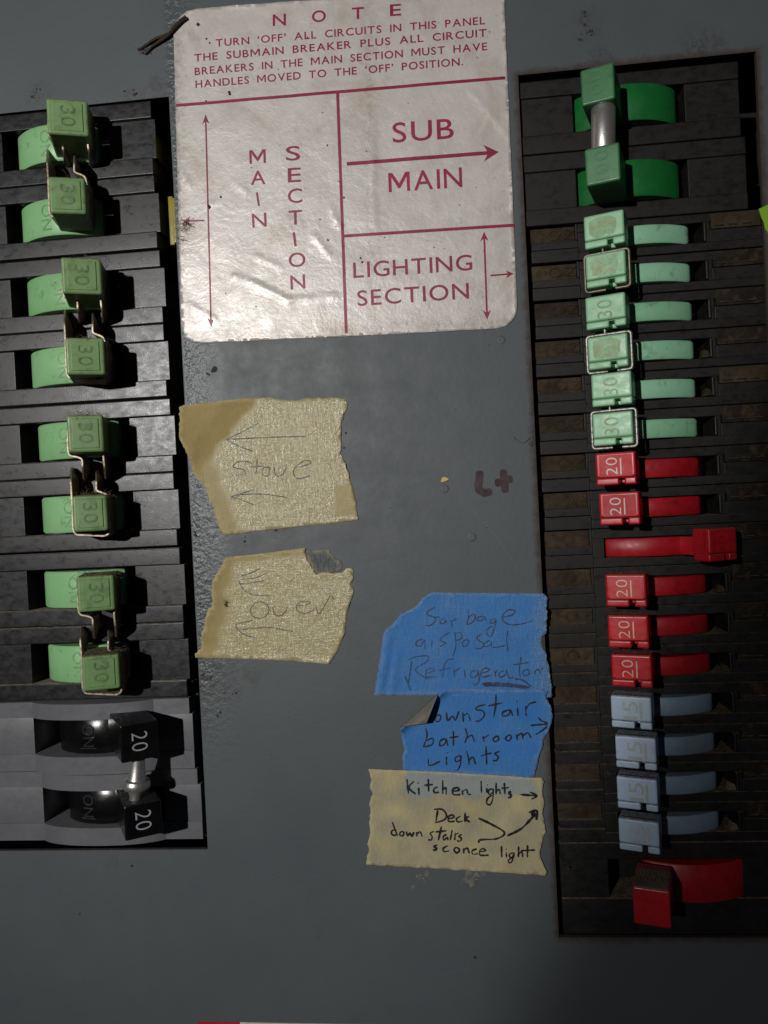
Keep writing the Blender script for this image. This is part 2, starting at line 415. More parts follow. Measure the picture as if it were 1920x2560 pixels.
def add_text(mb, s, o, ux, uy, width=None, cap=1.0, depth=0, bold=0, hz=None):
    """text with baseline origin o, unit directions ux/uy; stretched to `width` mm when given"""
    V, F, w, _ = glyphs(s, bold); sx = (width/w) if width else cap
    ux = Vector(ux); uy = Vector(uy); n = ux.cross(uy).normalized()
    top = []
    for x, y in V:
        p = Vector(o)+ux*(x*sx)+uy*(y*cap)
        top.append(mb.bm.verts.new(p+n*depth))
    for f in F:
        try: mb.bm.faces.new([top[i] for i in f])
        except ValueError: pass
    if depth:
        ed = {}
        for f in F:
            for a, c in zip(f, f[1:]+f[:1]):
                k = (min(a, c), max(a, c)); ed.setdefault(k, []).append((a, c))
        low = {}
        for k, l in ed.items():
            if len(l) == 1:
                a, c = l[0]
                for i in (a, c):
                    if i not in low: low[i] = mb.bm.verts.new(top[i].co-n*depth)
                try: mb.bm.faces.new((top[c], top[a], low[a], low[c]))
                except ValueError: pass

# ------------------------------------------------------------------ the setting: cover panel and the dark box behind it
CL = -12.0        # right edge of the left opening
CR = 105.2        # left edge of the right opening
YT_R = at(1600, 160, 0).y+.3
YB_R = -287.2
XR_R = at(1899, 330, 0).x
YT_L = at(200, 264, 0).y
YB_L = -257.2
def panel():
    X0, X1, Y0, Y1 = -150, 240, -390, 90
    step = 2.4
    holes = [[(-108, YB_L), (CL, YB_L), (CL, YT_L), (-108, YT_L)], [(CR, YB_R), (XR_R, YB_R), (XR_R, YT_R), (CR, YT_R)]]
    V = []; E = []
    def loop(pts):
        s = len(V); out = []
        for (a, c) in zip(pts, pts[1:]+pts[:1]):
            n = max(1, int((Vector(c)-Vector(a)).length/2.0))
            for i in range(n): out.append((a[0]+(c[0]-a[0])*i/n, a[1]+(c[1]-a[1])*i/n))
        V.extend(Vector(p) for p in out)
        E.extend((s+i, s+(i+1) % len(out)) for i in range(len(out)))
    loop([(X0, Y0), (X1, Y0), (X1, Y1), (X0, Y1)])
    def inside(x, y, h, m):
        return h[0][0]-m < x < h[1][0]+m and h[0][1]-m < y < h[2][1]+m
    hl = []
    for h in holes:
        s = len(V); loop(h); hl.append((s, len(V)))
    y = Y0+step
    while y < Y1-.5:
        x = X0+step
        while x < X1-.5:
            if not any(inside(x, y, h, 1.0) for h in holes):
                V.append(Vector((x+random.uniform(-.5, .5), y+random.uniform(-.5, .5))))
            x += step
        y += step
    r = delaunay_2d_cdt(V, E, [], 1, 1e-5)
    bm = bmesh.new(); vv = [bm.verts.new((p.x, p.y, 0)) for p in r[0]]
    for f in r[2]:
        c = sum((r[0][i] for i in f), Vector((0, 0)))/3
        if any(inside(c.x, c.y, h, 0) for h in holes): continue
        q = bm.faces.new([vv[i] for i in f])
        q.normal_update()
        if q.normal.z < 0: q.normal_flip()
    bm.verts.ensure_lookup_table()
    for q in [q for q in bm.verts if not q.link_faces]: bm.verts.remove(q)
    # thickness of the sheet at the edges of the openings
    be = [e for e in bm.edges if len(e.link_faces) == 1]
    ret = bmesh.ops.extrude_edge_only(bm, edges=be)
    for q in [g for g in ret['geom'] if isinstance(g, bmesh.types.BMVert)]: q.co.z = -1.6
    me = bpy.data.meshes.new('panel'); bm.to_mesh(me); bm.free()
    def dist_rect(x, y, x0, x1, y0, y1):
        dx = max(x0-x, 0, x-x1); dy = max(y0-y, 0, y-y1); return math.hypot(dx, dy)
    rust = me.attributes.new('rust', 'FLOAT', 'POINT'); dirt = me.attributes.new('dirt', 'FLOAT', 'POINT'); peel = me.attributes.new('peel', 'FLOAT', 'POINT')
    blobs = []
    for (px, py, r_, s_) in [(500, 1690, 9, .8), (560, 1700, 9, .6), (620, 1690, 6, .5), (500, 1500, 4, .8), (505, 1300, 5, .7), (100, 230, 4, .9), (85, 240, 2.5, 1), (330, 250, 5, .6), (1463, 45, 3, .9), (1478, 75, 2.5, 1), (1456, 95, 2, .6), (700, 1330, 4, .6), (620, 1350, 3, .6), (530, 900, 3, .5), (285, 2150, 3, .5), (795, 2335, 1.8, .5), (1180, 2200, 4, .4), (480, 1800, 6, .6), (1760, 120, 7, .9), (1500, 150, 5, .8), (395, 215, 5, .7)]:
        c = at(px, py, 0); blobs.append((c.x, c.y, r_, s_))
    for i, q in enumerate(me.vertices):
        x, y, z = q.co
        dR = dist_rect(x, y, CR, XR_R, YB_R, YT_R); dL = dist_rect(x, y, -108, CL, YB_L, YT_L)
        w = .5+.5*noise.noise(Vector((x*.06, y*.06, 5)))
        v = max(0, 1-dR/(3.4+3.6*w))*1.0
        if y > YT_R: v = max(v, max(0, 1-dR/(2+5*w))*.9)
        if y < YB_R: v = max(v, max(0, 1-dR/(3+5*w))*.8)
        v = max(v, max(0, 1-dL/(1.5+2.5*w))*.62)
        if z < -.1: v = 1
        rust.data[i].value = v
        d = 0
        for bx, by, br, s in blobs:
            d = max(d, s*max(0, 1-((x-bx)**2+(y-by)**2)/(br*br*1.4)))
        dirt.data[i].value = d
        pl = max(0, 1-max(0, x-CL)/16)*max(0, min(1, (y+232)/40))*(1 if x > CL else 0)
        peel.data[i].value = min(1, .015+pl)
    for f in me.polygons: f.use_smooth = True
    # small scuffs and glue left on the paint, second and third material
    o = link_mesh('panel', me, M['panel'], None, 40)
    return o
pan = panel(); tag(pan, 'grey painted steel cover with two openings for breakers', None, None, 'structure')

mb = MB()
mb.box(-148, 238, -330, 40, -45, -40, 0)
ob = mb.build('enclosure_back', M['void']); tag(ob, 'dark inside of the breaker box behind the openings', kind='structure')

# ------------------------------------------------------------------ breaker pieces
def tilt_frame(xc, yc, zc, deg):
    """x: along the turn of the toggle, y: up, z: outwards along its arm"""
    return Matrix.Translation((xc, yc, zc)) @ Matrix.Rotation(R(deg), 4, 'Y')
def sector(xc, yc, zc, rad, a0, a1, hh, name, mat, parent, n=28, bev=.35):
    mb = MB(); prev = None
    for i in range(n+1):
        a = a0+(a1-a0)*i/n; e = max(0, 1-min(a-a0, a1-a)/5.0); h = hh*(1-.34*e*e); dr = 1.3*e*e; ar = R(a); c = .5
        q = []
        for rr, y in ((rad-dr, -h+c), (rad-dr, h-c), (rad-dr-c*.8, h), (rad*.55, h), (rad*.55, -h), (rad-dr-c*.8, -h)):
            q.append(mb.bm.verts.new((xc+rr*math.sin(ar), yc+y, zc+rr*math.cos(ar))))
        if prev:
            for k in range(6): mb.bm.faces.new((prev[k], prev[(k+1) % 6], q[(k+1) % 6], q[k]))
        else: mb.bm.faces.new(q)
        prev = q
    mb.bm.faces.new(prev[::-1])
    return mb.build(name, mat, parent, 40)
def fuzz(mb, c, sx, sy, sz, n, L=(1.2, 3.2), r=.05):
    for _ in range(n):
        p = Vector((c[0]+random.gauss(0, sx), c[1]+random.gauss(0, sy), c[2]+random.gauss(0, sz)))
        d = Vector((random.gauss(0, 1), random.gauss(0, .5), random.gauss(0, .7))).normalized(); l = random.uniform(*L); P = [p]
        for k in range(3):
            d = (d+Vector((random.gauss(0, .5), random.gauss(0, .4), random.gauss(0, .5)))).normalized(); P.append(P[-1]+d*l/3)
        mb.tube(P, r, 4)
def rounded_path(pts, rad=1.2, k=4):
    pts = [Vector(p) for p in pts]; out = [pts[0]]
    for a, c, e in zip(pts, pts[1:], pts[2:]):
        d1 = (a-c); d2 = (e-c); r_ = min(rad, d1.length*.45, d2.length*.45)
        s = c+d1.normalized()*r_; f = c+d2.normalized()*r_
        for i in range(k+1):
            u = i/k; out.append(s*(1-u)**2+c*(2*u*(1-u))+f*u*u)
    out.append(pts[-1]); return out

# ---- left column: four black two-pole breakers with green handles
LZ = .9
L_TOP = [(390, 247), (405, 621), (437, 992), (461, 1366), (470, 1744)]
L_RIGHT = [(391, 420), (415, 800), (441, 1180), (466, 1560)]
HOLE_L = [(5, 370), (27, 740), (50, 1100), (68, 1470)]
SECT_L = [(33, 370), (57, 740), (84, 1100), (100, 1470)]
KNOBS = [[(124, 246, 214, 338), (128, 440, 209, 535)], [(161, 642, 247, 736), (171, 842, 255, 938)],
         [(173, 1035, 254, 1132), (187, 1236, 264, 1330)], [(199, 1437, 281, 1530), (211, 1636, 294, 1727)]]
LAB = ['black two-pole breaker with grimy green tied handles, topmost of the left column',
       'black two-pole breaker with tied green handles beside the lower half of the printed note',
       'black two-pole breaker with linty green handles left of the stove tape',
       'black two-pole breaker with linty green handles directly above the grey breaker']
def left_knob(root, face, xc, yc, zc, zk, num, dusty):
    l, t_, r_, b_ = face
    c = at((l+r_)/2, (t_+b_)/2, zk)
    deg = math.degrees(math.atan2(c.x-xc, zk-zc)); arm = math.hypot(c.x-xc, zk-zc)
    wx = (at(r_, (t_+b_)/2, zk)-at(l, (t_+b_)/2, zk)).length/2/math.cos(R(deg))*.97
    wy = (at((l+r_)/2, t_, zk)-at((l+r_)/2, b_, zk)).length/2*.965
    F = tilt_frame(xc, c.y, zc, deg)
    mb = MB()
    mb.box(-wx, wx, -wy, wy, 19, arm, .9, 3, F)
    mb.box(-wx*.74, wx*.74, -wy*.8, wy*.8, arm-.6, arm+.28, .25, 2, F)      # raised plate on its face
    return mb, F, wx, wy, arm, c, deg
for i in range(4):
    yt = at(*L_TOP[i], LZ).y-.33; yb = at(*L_TOP[i+1], LZ).y+.33
    xr = at(*L_RIGHT[i], LZ).x
    hx0 = at(*HOLE_L[i], 0).x; sx = at(*SECT_L[i], -2).x
    xc = sx+17.2; zc = -18.0; rad = 22.0
    hx1 = xc+18.5; xl = -102
    root = thing('two_pole_breaker', ((hx0+hx1)/2, (yt+yb)/2, -20), LAB[i], 'circuit breaker', 'two-pole breakers with green handles')
    pitch = (yt-yb)/2; mb = MB()
    rowc = []
    for k in range(2):
        a = yt-pitch*k-(.12 if k else 0); e = yt-pitch*(k+1)+(.12 if not k else 0)
        s1 = a-5.75; s2 = e+5.75
        j = random.uniform(-.15, .15)
        mb.box(xl, xr-.9+j, s1, a, -14, LZ, .38)
        mb.box(xl, xr-.9-j, e, s2, -14, LZ, .38)
        mb.box(xl, hx0, s2, s1, -14, LZ-1.1, .22)
        mb.box(hx1, xr, s2, s1, -14, LZ-1.1, .22)
        rowc.append((s1+s2)/2)
    mb.box(xl, xr-.3, yb+.1, yt-.1, -19, -13.7, 0)
    mb.build('housing', M['black_left'], root, WN)
    info = []
    for k in range(2):
        yc = rowc[k]
        tg = sector(xc, yc, zc, rad, -50, 44, 6.25, 'toggle', M['green_sector'], root)
        mb, F, wx, wy, arm, c, deg = left_knob(root, KNOBS[i][k], xc, yc, zc, 18.2, '30', i)
        mb.build('knob', M['green_knob'], tg, WN)
        nm = MB()
        ux = F.to_3x3() @ Vector((0, -1, 0)); uy = F.to_3x3() @ Vector((1, 0, 0))
        o_ = F @ Vector((-2.1, 3.3, arm+.28))
        add_text(nm, '30', o_, ux, uy, 6.4, 4.3, .14, .0)
        nm.build('numeral', M['emboss_green'], tg)
        # ON moulded in the curved face, left of the knob
        on = MB(); a_on = math.degrees(math.asin((at(KNOBS[i][k][0]-15, (KNOBS[i][k][1]+KNOBS[i][k][3])/2, 3.4).x-xc)/rad))
        Fo = tilt_frame(xc, yc, zc, a_on)
        add_text(on, 'ON', Fo @ Vector((-1.6, 4.4, rad-.03)), Fo.to_3x3() @ Vector((0, -1, 0)), Fo.to_3x3() @ Vector((1, 0, 0)), 8.8, 3.6, .1)
        on.build('lettering', M['moulded_on'], tg)
        if i > 0 or k == 1:
            fz = MB(); n = [0, 26, 70, 90][i] + (12 if k == 0 else 0)
            pz = F @ Vector((0, wy+.15, arm-3.2))
            fuzz(fz, pz, wx*.5, .25, 1.3, max(14, n), (1., 3.0))
            fuzz(fz, F @ Vector((wx+.6, wy-.6, arm-5)), .6, .9, 1.2, max(8, n//4), (1., 2.6))
            fz.build('lint', M['lint'], tg, 0)
        info.append((c, wx, wy))
    # two bent strips of sheet metal that hook the pair together
    (c1, w1, h1), (c2, w2, h2) = info
    zw = 11.4
    l, t_, r_, b_ = KNOBS[i][0]
    def q(x, y, z=zw): return at(x, y, z)
    mb = MB()
    A = [q(r_+9, b_+70, 4), q(r_+7, b_+40, 11), q(r_+4, b_+12), q(r_+3, t_+10), q(l-2, t_+6), q(l-5, b_-20), q(l-2, b_+3), q(l+4, b_+8), q(l+22, b_+11), q(l+32, b_+16), q(l+33, b_+40, 11.5), q(l+35, b_+68, 4)]
    mb.wall(rounded_path(A, 1.3), .8, (.25, 0, 1), 1.5)
    mb.build('tie_clip', M['wire'], root, 40)
    l, t_, r_, b_ = KNOBS[i][1]
    mb = MB()
    B = [q(l-10, t_-66, 4), q(l-11, t_-40, 11), q(l-8, t_+10), q(l-5, b_-4), q(l+2, b_+7), q(r_-2, b_+10), q(r_+9, b_+3), q(r_+10, b_-22), q(r_+8, t_+22), q(r_+3, t_), q(r_-14, t_-6), q(r_-24, t_-10), q(r_-24, t_-36, 11.5), q(r_-25, t_-60, 4)]
    mb.wall(rounded_path(B, 1.3), .8, (.25, 0, 1), 1.5)
    mb.build('tie_clip', M['wire'], root, 40)

# ---- grey two-pole breaker with black handles, bottom of the left column
def grey_breaker():
    yt = at(470, 1744, 1).y-.2; yb = at(515, 2097, 1).y
    xr = at(484, 1860, 1).x; xl = -102
    hx0 = at(88, 1900, 1).x; hx1 = at(388, 1900, 2).x
    root = thing('two_pole_breaker', ((hx0+hx1)/2, (yt+yb)/2, -20), 'grey two-pole breaker with black 20 handles joined by a metal pin', 'circuit breaker')
    z0 = 1.0; zb = 5.8
    xm = (hx0+hx1)/2; hw = (hx1-hx0)/2
    def prof(off, x0=xl, x1=None, d=0):
        x1 = x1 if x1 is not None else xr
        P = [(x0, -14), (x0, z0-d), (hx0+off, z0-d)]
        for i in range(1, 24):
            u = -1+2*i/24; P.append((xm+off+hw*u, z0+(zb-z0)*math.sqrt(max(0, 1-u*u*.92))-(zb-z0)*math.sqrt(.08)*abs(u)**3-d*.0))
        P += [(hx1+off, z0-d), (x1, z0-d), (x1, -14)]
        return P
    mb = MB(); rows = []; pitch = (yt-yb)/2
    for k in range(2):
        off = 2.0*k; a = yt-pitch*k-(.1 if k else 0); e = yt-pitch*(k+1)+(.1 if not k else 0)
        s1 = a-5.4; s2 = e+6.0
        xe = xr+(1.6 if k else 0)
        mb.prism([Vector((x, s1, z)) for x, z in prof(off, xl, xe-.9)], (0, 5.4, 0))
        mb.prism([Vector((x, e, z)) for x, z in prof(off, xl, xe)], (0, s2-e, 0))
        mb.box(xl, hx0+off, s2-.02, s1+.02, -14, z0-.3, .15)
        mb.box(hx1+off, xe, s2-.02, s1+.02, -14, z0-.3, .15)
        rows.append(((s1+s2)/2, (s1-s2)/2, off))
    mb.box(xl, xr-.3, yb+.1, yt-.1, -19, -13.7, 0)
    mb.build('housing', M['grey'], root, 30)
    faces = [(313, 1805, 387, 1902), (322, 2006, 397, 2095)]
    cs = []
    for k in range(2):
        yc, hh, off = rows[k]; zk = 17.5; zc = -17.0; rad = 20.5; xc = xm+off
        tg = sector(xc, yc, zc, rad, -46, 46, hh-.35, 'toggle', M['gloss_black'], root)
        mb, F, wx, wy, arm, c, deg = left_knob(root, faces[k], xc, yc, zc, zk, '20', 0)
        mb2 = MB(); mb2.box(-wx-.2, wx, -wy, wy, 19, arm, .7, 3, F)
        mb.bm.free()
        mb2.build('knob', M['gloss_black'], tg, WN)
        nm = MB(); r3 = F.to_3x3()
        add_text(nm, '20', F @ Vector((-2.6, 3.1, arm+.04)), r3 @ Vector((0, -1, 0)), r3 @ Vector((1, 0, 0)), 6.1, 5.0, 0, -.012)
        nm.build('numeral', M['print_grey'], tg, 0)
        a_on = math.degrees(math.asin((at(222, yc*0+[1845, 2020][k], 3.3).x-xc)/rad))
        Fo = tilt_frame(xc, yc, zc, a_on); ro = Fo.to_3x3()
        on = MB(); add_text(on, 'ON', Fo @ Vector((-1.9, 4.2, rad-.05)), ro @ Vector((0, -1, 0)), ro @ Vector((1, 0, 0)), 7.6, 3.9, .4)
        on.box(-2.9, 2.9, -4.2, -3.7, rad-.2, rad+.35, .1, 1, Fo)
        on.build('lettering', M['glint_black'], tg)
        cs.append((c, wy))
    p0 = at(345, 1902, 14.0); p1 = at(338, 2006, 14.0)
    d = (p1-p0); L = d.length; mb = MB()
    mb.lathe(p0-d.normalized()*.6, d, [(0, 2.2), (.6, 2.2), (L*.42, 2.75), (L*.47, 3.0), (L*.5, 4.0), (L*.56, 4.4), (L*.64, 4.4), (L*.7, 4.0), (L*.74, 2.6), (L*.86, 2.0), (L+1.2, 1.9)], 28)
    mb.build('tie_pin', M['aluminium'], root, 40)
grey_breaker()

# ---- right column
RZ = -1.5
XL_R = 106.9
X_ON1 = at(1447, 700, RZ).x; X_S0 = 126.0; X_S1 = 162.2; X_END = at(1905, 560, RZ).x
def wide_row(mb, a, s1, s2, e, hx0, hx1, xl, xr, z, d=.6):
    mb.box(xl, xr, s1, a, -16, z, .4); mb.box(xl, xr, e, s2, -16, z, .4)
    mb.box(xl, hx0, s2, s1, -16, z-d, .22); mb.box(hx1, xr, s2, s1, -16, z-d, .22)

def main_breaker():
    ys = [at(1330, y, RZ).y for y in (203, 245, 339, 386, 388, 431, 525, 566)]
    xl = at(1303, 400, RZ).x; xr = at(1862, 300, RZ).x
    hx0 = at(1434, 300, RZ).x; hx1 = at(1714, 270, RZ).x
    root = thing('main_breaker', ((hx0+hx1)/2, (ys[0]+ys[-1])/2, -20), 'black two-pole breaker with dark green handles joined by a metal rod', 'circuit breaker')
    mb = MB()
    wide_row(mb, ys[0], ys[1], ys[2], ys[3], hx0, hx1, xl, xr-1.2, RZ)
    wide_row(mb, ys[4], ys[5], ys[6], ys[7], hx0, hx1, xl+.4, xr, RZ)
    mb.box(xl, xr-.2, ys[7]+.1, ys[0]-.1, -19, -15.7, 0)
    mb.build('housing', M['black_right'], root, WN)
    xc = (hx0+hx1)/2-.4; zc = -20; rad = 22.6; zk = 16.5
    faces = [(1453, 163, 1534, 257), (1464, 362, 1548, 459)]; ks = []
    for k in range(2):
        yc = (ys[1+4*k]+ys[2+4*k])/2; hh = abs(ys[1+4*k]-ys[2+4*k])/2-.3
        tg = sector(xc, yc, zc, rad, -52, 47, hh, 'toggle', M['dkgreen_sector'], root)
        mb, F, wx, wy, arm, c, deg = left_knob(root, faces[k], xc, yc, zc, zk, '', 0)
        mb.bm.free(); mb = MB(); F = tilt_frame(xc, c.y, zc, deg)
        mb.box(-wx, wx, -wy, wy, 20, arm, .7, 3, F)
        mb.build('knob', M['dkgreen'], tg, WN)
        nm = MB(); r3 = F.to_3x3()
        add_text(nm, '100', F @ Vector((1.7, -4.6, arm-.02)), r3 @ Vector((0, 1, 0)), r3 @ Vector((-1, 0, 0)), 9.0, 3.9, .14)
        nm.build('numeral', M['dkgreen'], tg)
        ks.append((c, wy))
    p0 = at(1508, 262, 12.5); p1 = at(1509, 372, 12.5); d = p1-p0; mb = MB()
    mb.lathe(p0, d, [(-1, 3.2), (.6, 3.2), (1.2, 3.65), (d.length, 3.65), (d.length+.5, 3.5)], 28)
    mb.build('tie_rod', M['aluminium'], root, 40)
main_breaker()

TOPS = [567, 660, 754, 850, 944, 1039, 1138, 1232, 1328, 1425, 1523, 1621, 1717, 1818, 1911, 2009, 2106]
RTOP = [at(1318+80*(t_-567)/1500+10, t_, RZ).y for t_ in TOPS]
FACES = [(1461, 530, 1558, 616), (1465, 628, 1562, 716), (1464, 735, 1562, 820), (1470, 835, 1567, 922), (1479, 930, 1577, 1014), (1482, 1030, 1580, 1112),
         (1489, 1131, 1588, 1212), (1499, 1230, 1597, 1313), (1729, 1320, 1848, 1403), (1517, 1436, 1611, 1518), (1520, 1539, 1620, 1621), (1529, 1635, 1628, 1721),
         (1527, 1740, 1628, 1823), (1538, 1840, 1640, 1925), (1542, 1940, 1643, 2031), (1547, 2048, 1647, 2134)]
KIND = ['mint']*6+['red']*6+['blue']*4
RLAB = ['mint handled breaker with tan wear on its face, directly under the dark green pair',
        'mint handled breaker framed by a dull brown wire clip',
        'mint handled breaker with a plain pale face between the brown and the bright wire clips',
        'mint handled breaker framed by a bright silver wire clip',
        'mint handled breaker with worn 30 between the two silver framed ones',
        'mint handled breaker framed by a silver wire clip directly above the red handles',
        'red handled 20 breaker directly below the mint handles, beside the L+ marking',
        'red handled 20 breaker directly above the one switched off',
        'red handled breaker switched off, its handle thrown to the right',
        'red handled 20 breaker directly below the one switched off',
        'red handled 20 breaker in the middle of the three below the switched off one',
        'red handled 20 breaker directly above the pale blue handles',
        'pale blue 15 breaker directly below the red handles',
        'pale blue 15 breaker second from the top of the blue four',
        'pale blue 15 breaker third from the top of the blue four',
        'pale blue 15 breaker lowest of the blue four, above the wide red handle']
CLIP = {1: 'wire_dark', 3: 'wire_bright', 5: 'wire_bright'}
NUM = ['30', '30', '30', '20', '30', '30']+['20']*6+['15']*4
def lighting_breaker(i):
    a = RTOP[i]-.1; e = RTOP[i+1]+.1; h = a-e
    kind = KIND[i]; off = (i == 8)
    j = random.uniform(-.35, .35)
    xl = XL_R+random.uniform(-.2, .3); dx = (.0 if i < 9 else .5)
    xc = 142.4+dx+(.0 if i < 9 else (i-9)*.12); zc = -24.7; rad = 26.2
    s0 = X_S0+dx; s1 = X_S1+dx+j*.4+(i-4)*.14
    xe = X_END+.2*i
    root = thing('lighting_breaker', ((s0+s1)/2, (a+e)/2, -20), RLAB[i], 'circuit breaker', 'narrow breakers of the lighting section')
    yc = (a+e)/2-.1; sh = 3.25
    y1 = a-h*.44; y2 = a-h*.655
    mb = MB(); zt = RZ
    mb.box(X_ON1+.5, xe, yc+sh, a-.1, -16, zt-.25, .2)       # above the slot
    mb.box(X_ON1+.5, xe, e, yc-sh, -16, zt, .2)              # below the slot
    mb.box(xl, X_ON1+.5, e, y2-.12, -16, zt+.15, .2)          # strip
    mb.box(xl+.2, X_ON1+.5, y2+.12, y1, -16, zt-.45, .2)      # ledge
    mb.box(X_ON1-.4, X_ON1+.5, y1, a-.1, -16, zt-.2, .15)     # lip of the label recess
    mb.box(X_ON1+.5, s0, yc-sh, yc+sh, -16, zt-.35, .2)
    mb.box(s1, s1+.9, yc-sh+.2, yc+sh-.2, -16, zt+.55, .3)
    mb.box(s1+.9, s1+2.2, yc-sh, yc+sh, -16, zt-.1, .2)
    mb.box(s1+2.2, xe, yc-sh, a-h*.45, -16, zt-.2, .2)
    mb.box(xl+.1, xe-.2, e+.1, a-.2, -19, -15.7, 0)
    mb.build('housing', M['black_right'], root, WN)
    pl = MB(); pl.box(xl+.25, X_ON1-.4, y1+.05, a-.25, -12, zt-1.9, .2)
    lp = pl.build('label_plate', M['label_dirt'], root)
    tx = MB(); cy = (y1+a-.2)/2
    add_text(tx, 'O', (xl+5.6, cy-1.6, zt-1.9), (1, 0, 0), (0, 1, 0), 4.2, 3.3, .35)
    add_text(tx, 'N', (xl+11.0, cy+1.6, zt-1.9), (0, -1, 0), (1, 0, 0), 3.2, 3.4, .35)
    tx.build('lettering', M['label_dirt'], lp)
    pl = MB(); y3 = a-h*.44
    pl.box(s1+2.6, xe-.3, y3+.05, a-.3, -12, zt+.0, .25)
    lp = pl.build('label_plate', M['label_dirt' if i in (0, 4) else 'off_dirt'], root)
    tx = MB()
    for k in range(3): tx.box(s1+3.6+k*4.3, s1+3.6+k*4.3+2.9, y3+.8, y3+1.35, zt-.2, zt+.18, .1, 1)
    tx.build('lettering', M['black_right'], lp)
    # toggle
    zk = 11.5
    if off:
        c = at((1769+1848)/2, 1361, zk); ang = (-42, 24)
    else:
        c = at((FACES[i][0]+FACES[i][2])/2, (FACES[i][1]+FACES[i][3])/2, zk); ang = (-36, 39)
    hh = 2.95
    tg = sector(xc, yc, zc, rad, ang[0], ang[1], hh, 'toggle', M[kind+'_sector'], root)
    deg = math.degrees(math.atan2(c.x-xc, zk-zc)); arm = math.hypot(c.x-xc, zk-zc)
    F = tilt_frame(xc, c.y, zc, deg); wx = 6.05; wy = 5.05
    if off: wx = 5.4
    gx = wx*.28
    mb = MB()
    mb.box(-4.2, 4.2, -2.9, 2.9, 24, arm-5, .3, 1, tilt_frame(xc, yc, zc, deg))   # neck
    mb.box(-wx, wx, -wy+2.0, wy, arm-7.2, arm-1.0, .6, 2, F)
    mb.box(-wx+.2, wx-.2, -wy+.4, wy-.5, arm-7.2, arm-5.0, .5, 2, F)
    mb.box(-wx, wx, -wy+2.35, wy, arm-3, arm, .75, 3, F)
    mb.box(-wx, gx-.8, -wy, -wy+2.25, arm-6.5, arm-.15, .6, 3, F)
    mb.box(gx+.8, wx, -wy, -wy+2.25, arm-6.5, arm-.15, .6, 3, F)
    mb.build('knob', M[kind], tg, WN)
    r3 = F.to_3x3(); ux = r3 @ Vector((0, 1, 0)); uy = r3 @ Vector((-1, 0, 0)); nm = MB()
    if kind == 'red' and not off:
        fp = MB(); fp.box(-wx+1.15, wx-1.0, -wy+2.6, wy-.75, arm-.3, arm+.06, .05, 1, F)
        fp.build('face_plate', M['red_label' if i < 8 else 'red'], tg)
        add_text(nm, '2', F @ Vector((.6, -1.95, arm+.1)), ux, uy, 2.3, 3.4, 0, -.012)
        add_text(nm, '0', F @ Vector((.6, 1.15, arm+.1)), ux, uy, 2.3, 3.4, 0, -.012)
        nm.poly([F @ Vector(p) for p in ((1.45, -1.9, arm+.1), (1.85, -1.9, arm+.1), (1.85, 3.2, arm+.1), (1.45, 3.2, arm+.1))])
        nm.build('numeral', M['print_white' if i < 8 else 'print_cream'], tg, 0, flat_up=True)
    else:
        add_text(nm, NUM[i], F @ Vector((2.0, -2.1, arm+.02)), ux, uy, 5.6, 4.4, .04 if not off else .08, .005)
        if kind == 'blue': nm.box(2.5, 3.4, -1.9, 3.3, arm-.1, arm+.06, 0, 1, F)
        nm.build('numeral', M[{'mint': 'print_tan', 'blue': 'print_ochre', 'red': 'red'}[kind]], tg, 0)
        if kind == 'mint' and i in (0, 1, 3):
            nm = MB(); P = []
            for k in range(18):
                aa = 2*math.pi*k/18; rr = 1+.25*noise.noise(Vector((math.cos(aa)*2, math.sin(aa)*2, i)))
                P.append(F @ Vector((-.3+4.2*rr*math.copysign(abs(math.cos(aa))**.55, math.cos(aa)), 1.1+3.0*rr*math.copysign(abs(math.sin(aa))**.55, math.sin(aa)), arm+.012)))
            nm.poly(P); nm.build('worn_patch', M['worn'], tg, 0, flat_up=True)
    if i in CLIP:
        l, t_, r_, b_ = FACES[i]; mb = MB(); z = 9.4; g = 9
        def q(u, w_): return F @ Vector((u, w_, arm-2.6))
        X, Y = wx+.75, wy+.75
        P = [q(2.4, -Y), q(X, -Y), q(X, Y), q(-X, Y), q(-X, -Y), q(-.6, -Y)]
        mb.tube(rounded_path(P, 1.1), .52, 8)
        mb.tube([q(-1.0, Y), q(-1.0, Y+2.2)], .5, 8)
        mb.build('wire_clip', M[CLIP[i]], root, 60)
    # flecks of grit lying at the end of the slot
    if i in (3, 4, 9, 11, 14, 15):
        mb = MB(); x0 = s1-2.6
        mb.prism([Vector((x0, yc-2.9, -4)), Vector((x0+2.6, yc-2.7, -4)), Vector((x0+2.0, yc-.9, -4)), Vector((x0+.7, yc-.4, -4))], (0.2, 0, 2.2))
        mb.build('grit', M['label_dirt' if i < 13 else 'lint'], root, 0)
    if i >= 9:
        fz = MB(); fuzz(fz, F @ Vector((0, wy+.1, arm-4)), 3.2, .12, 1.5, 26, (.8, 2.), .04); fz.build('lint', M['lint'], tg, 0)
for i in range(16): lighting_breaker(i)

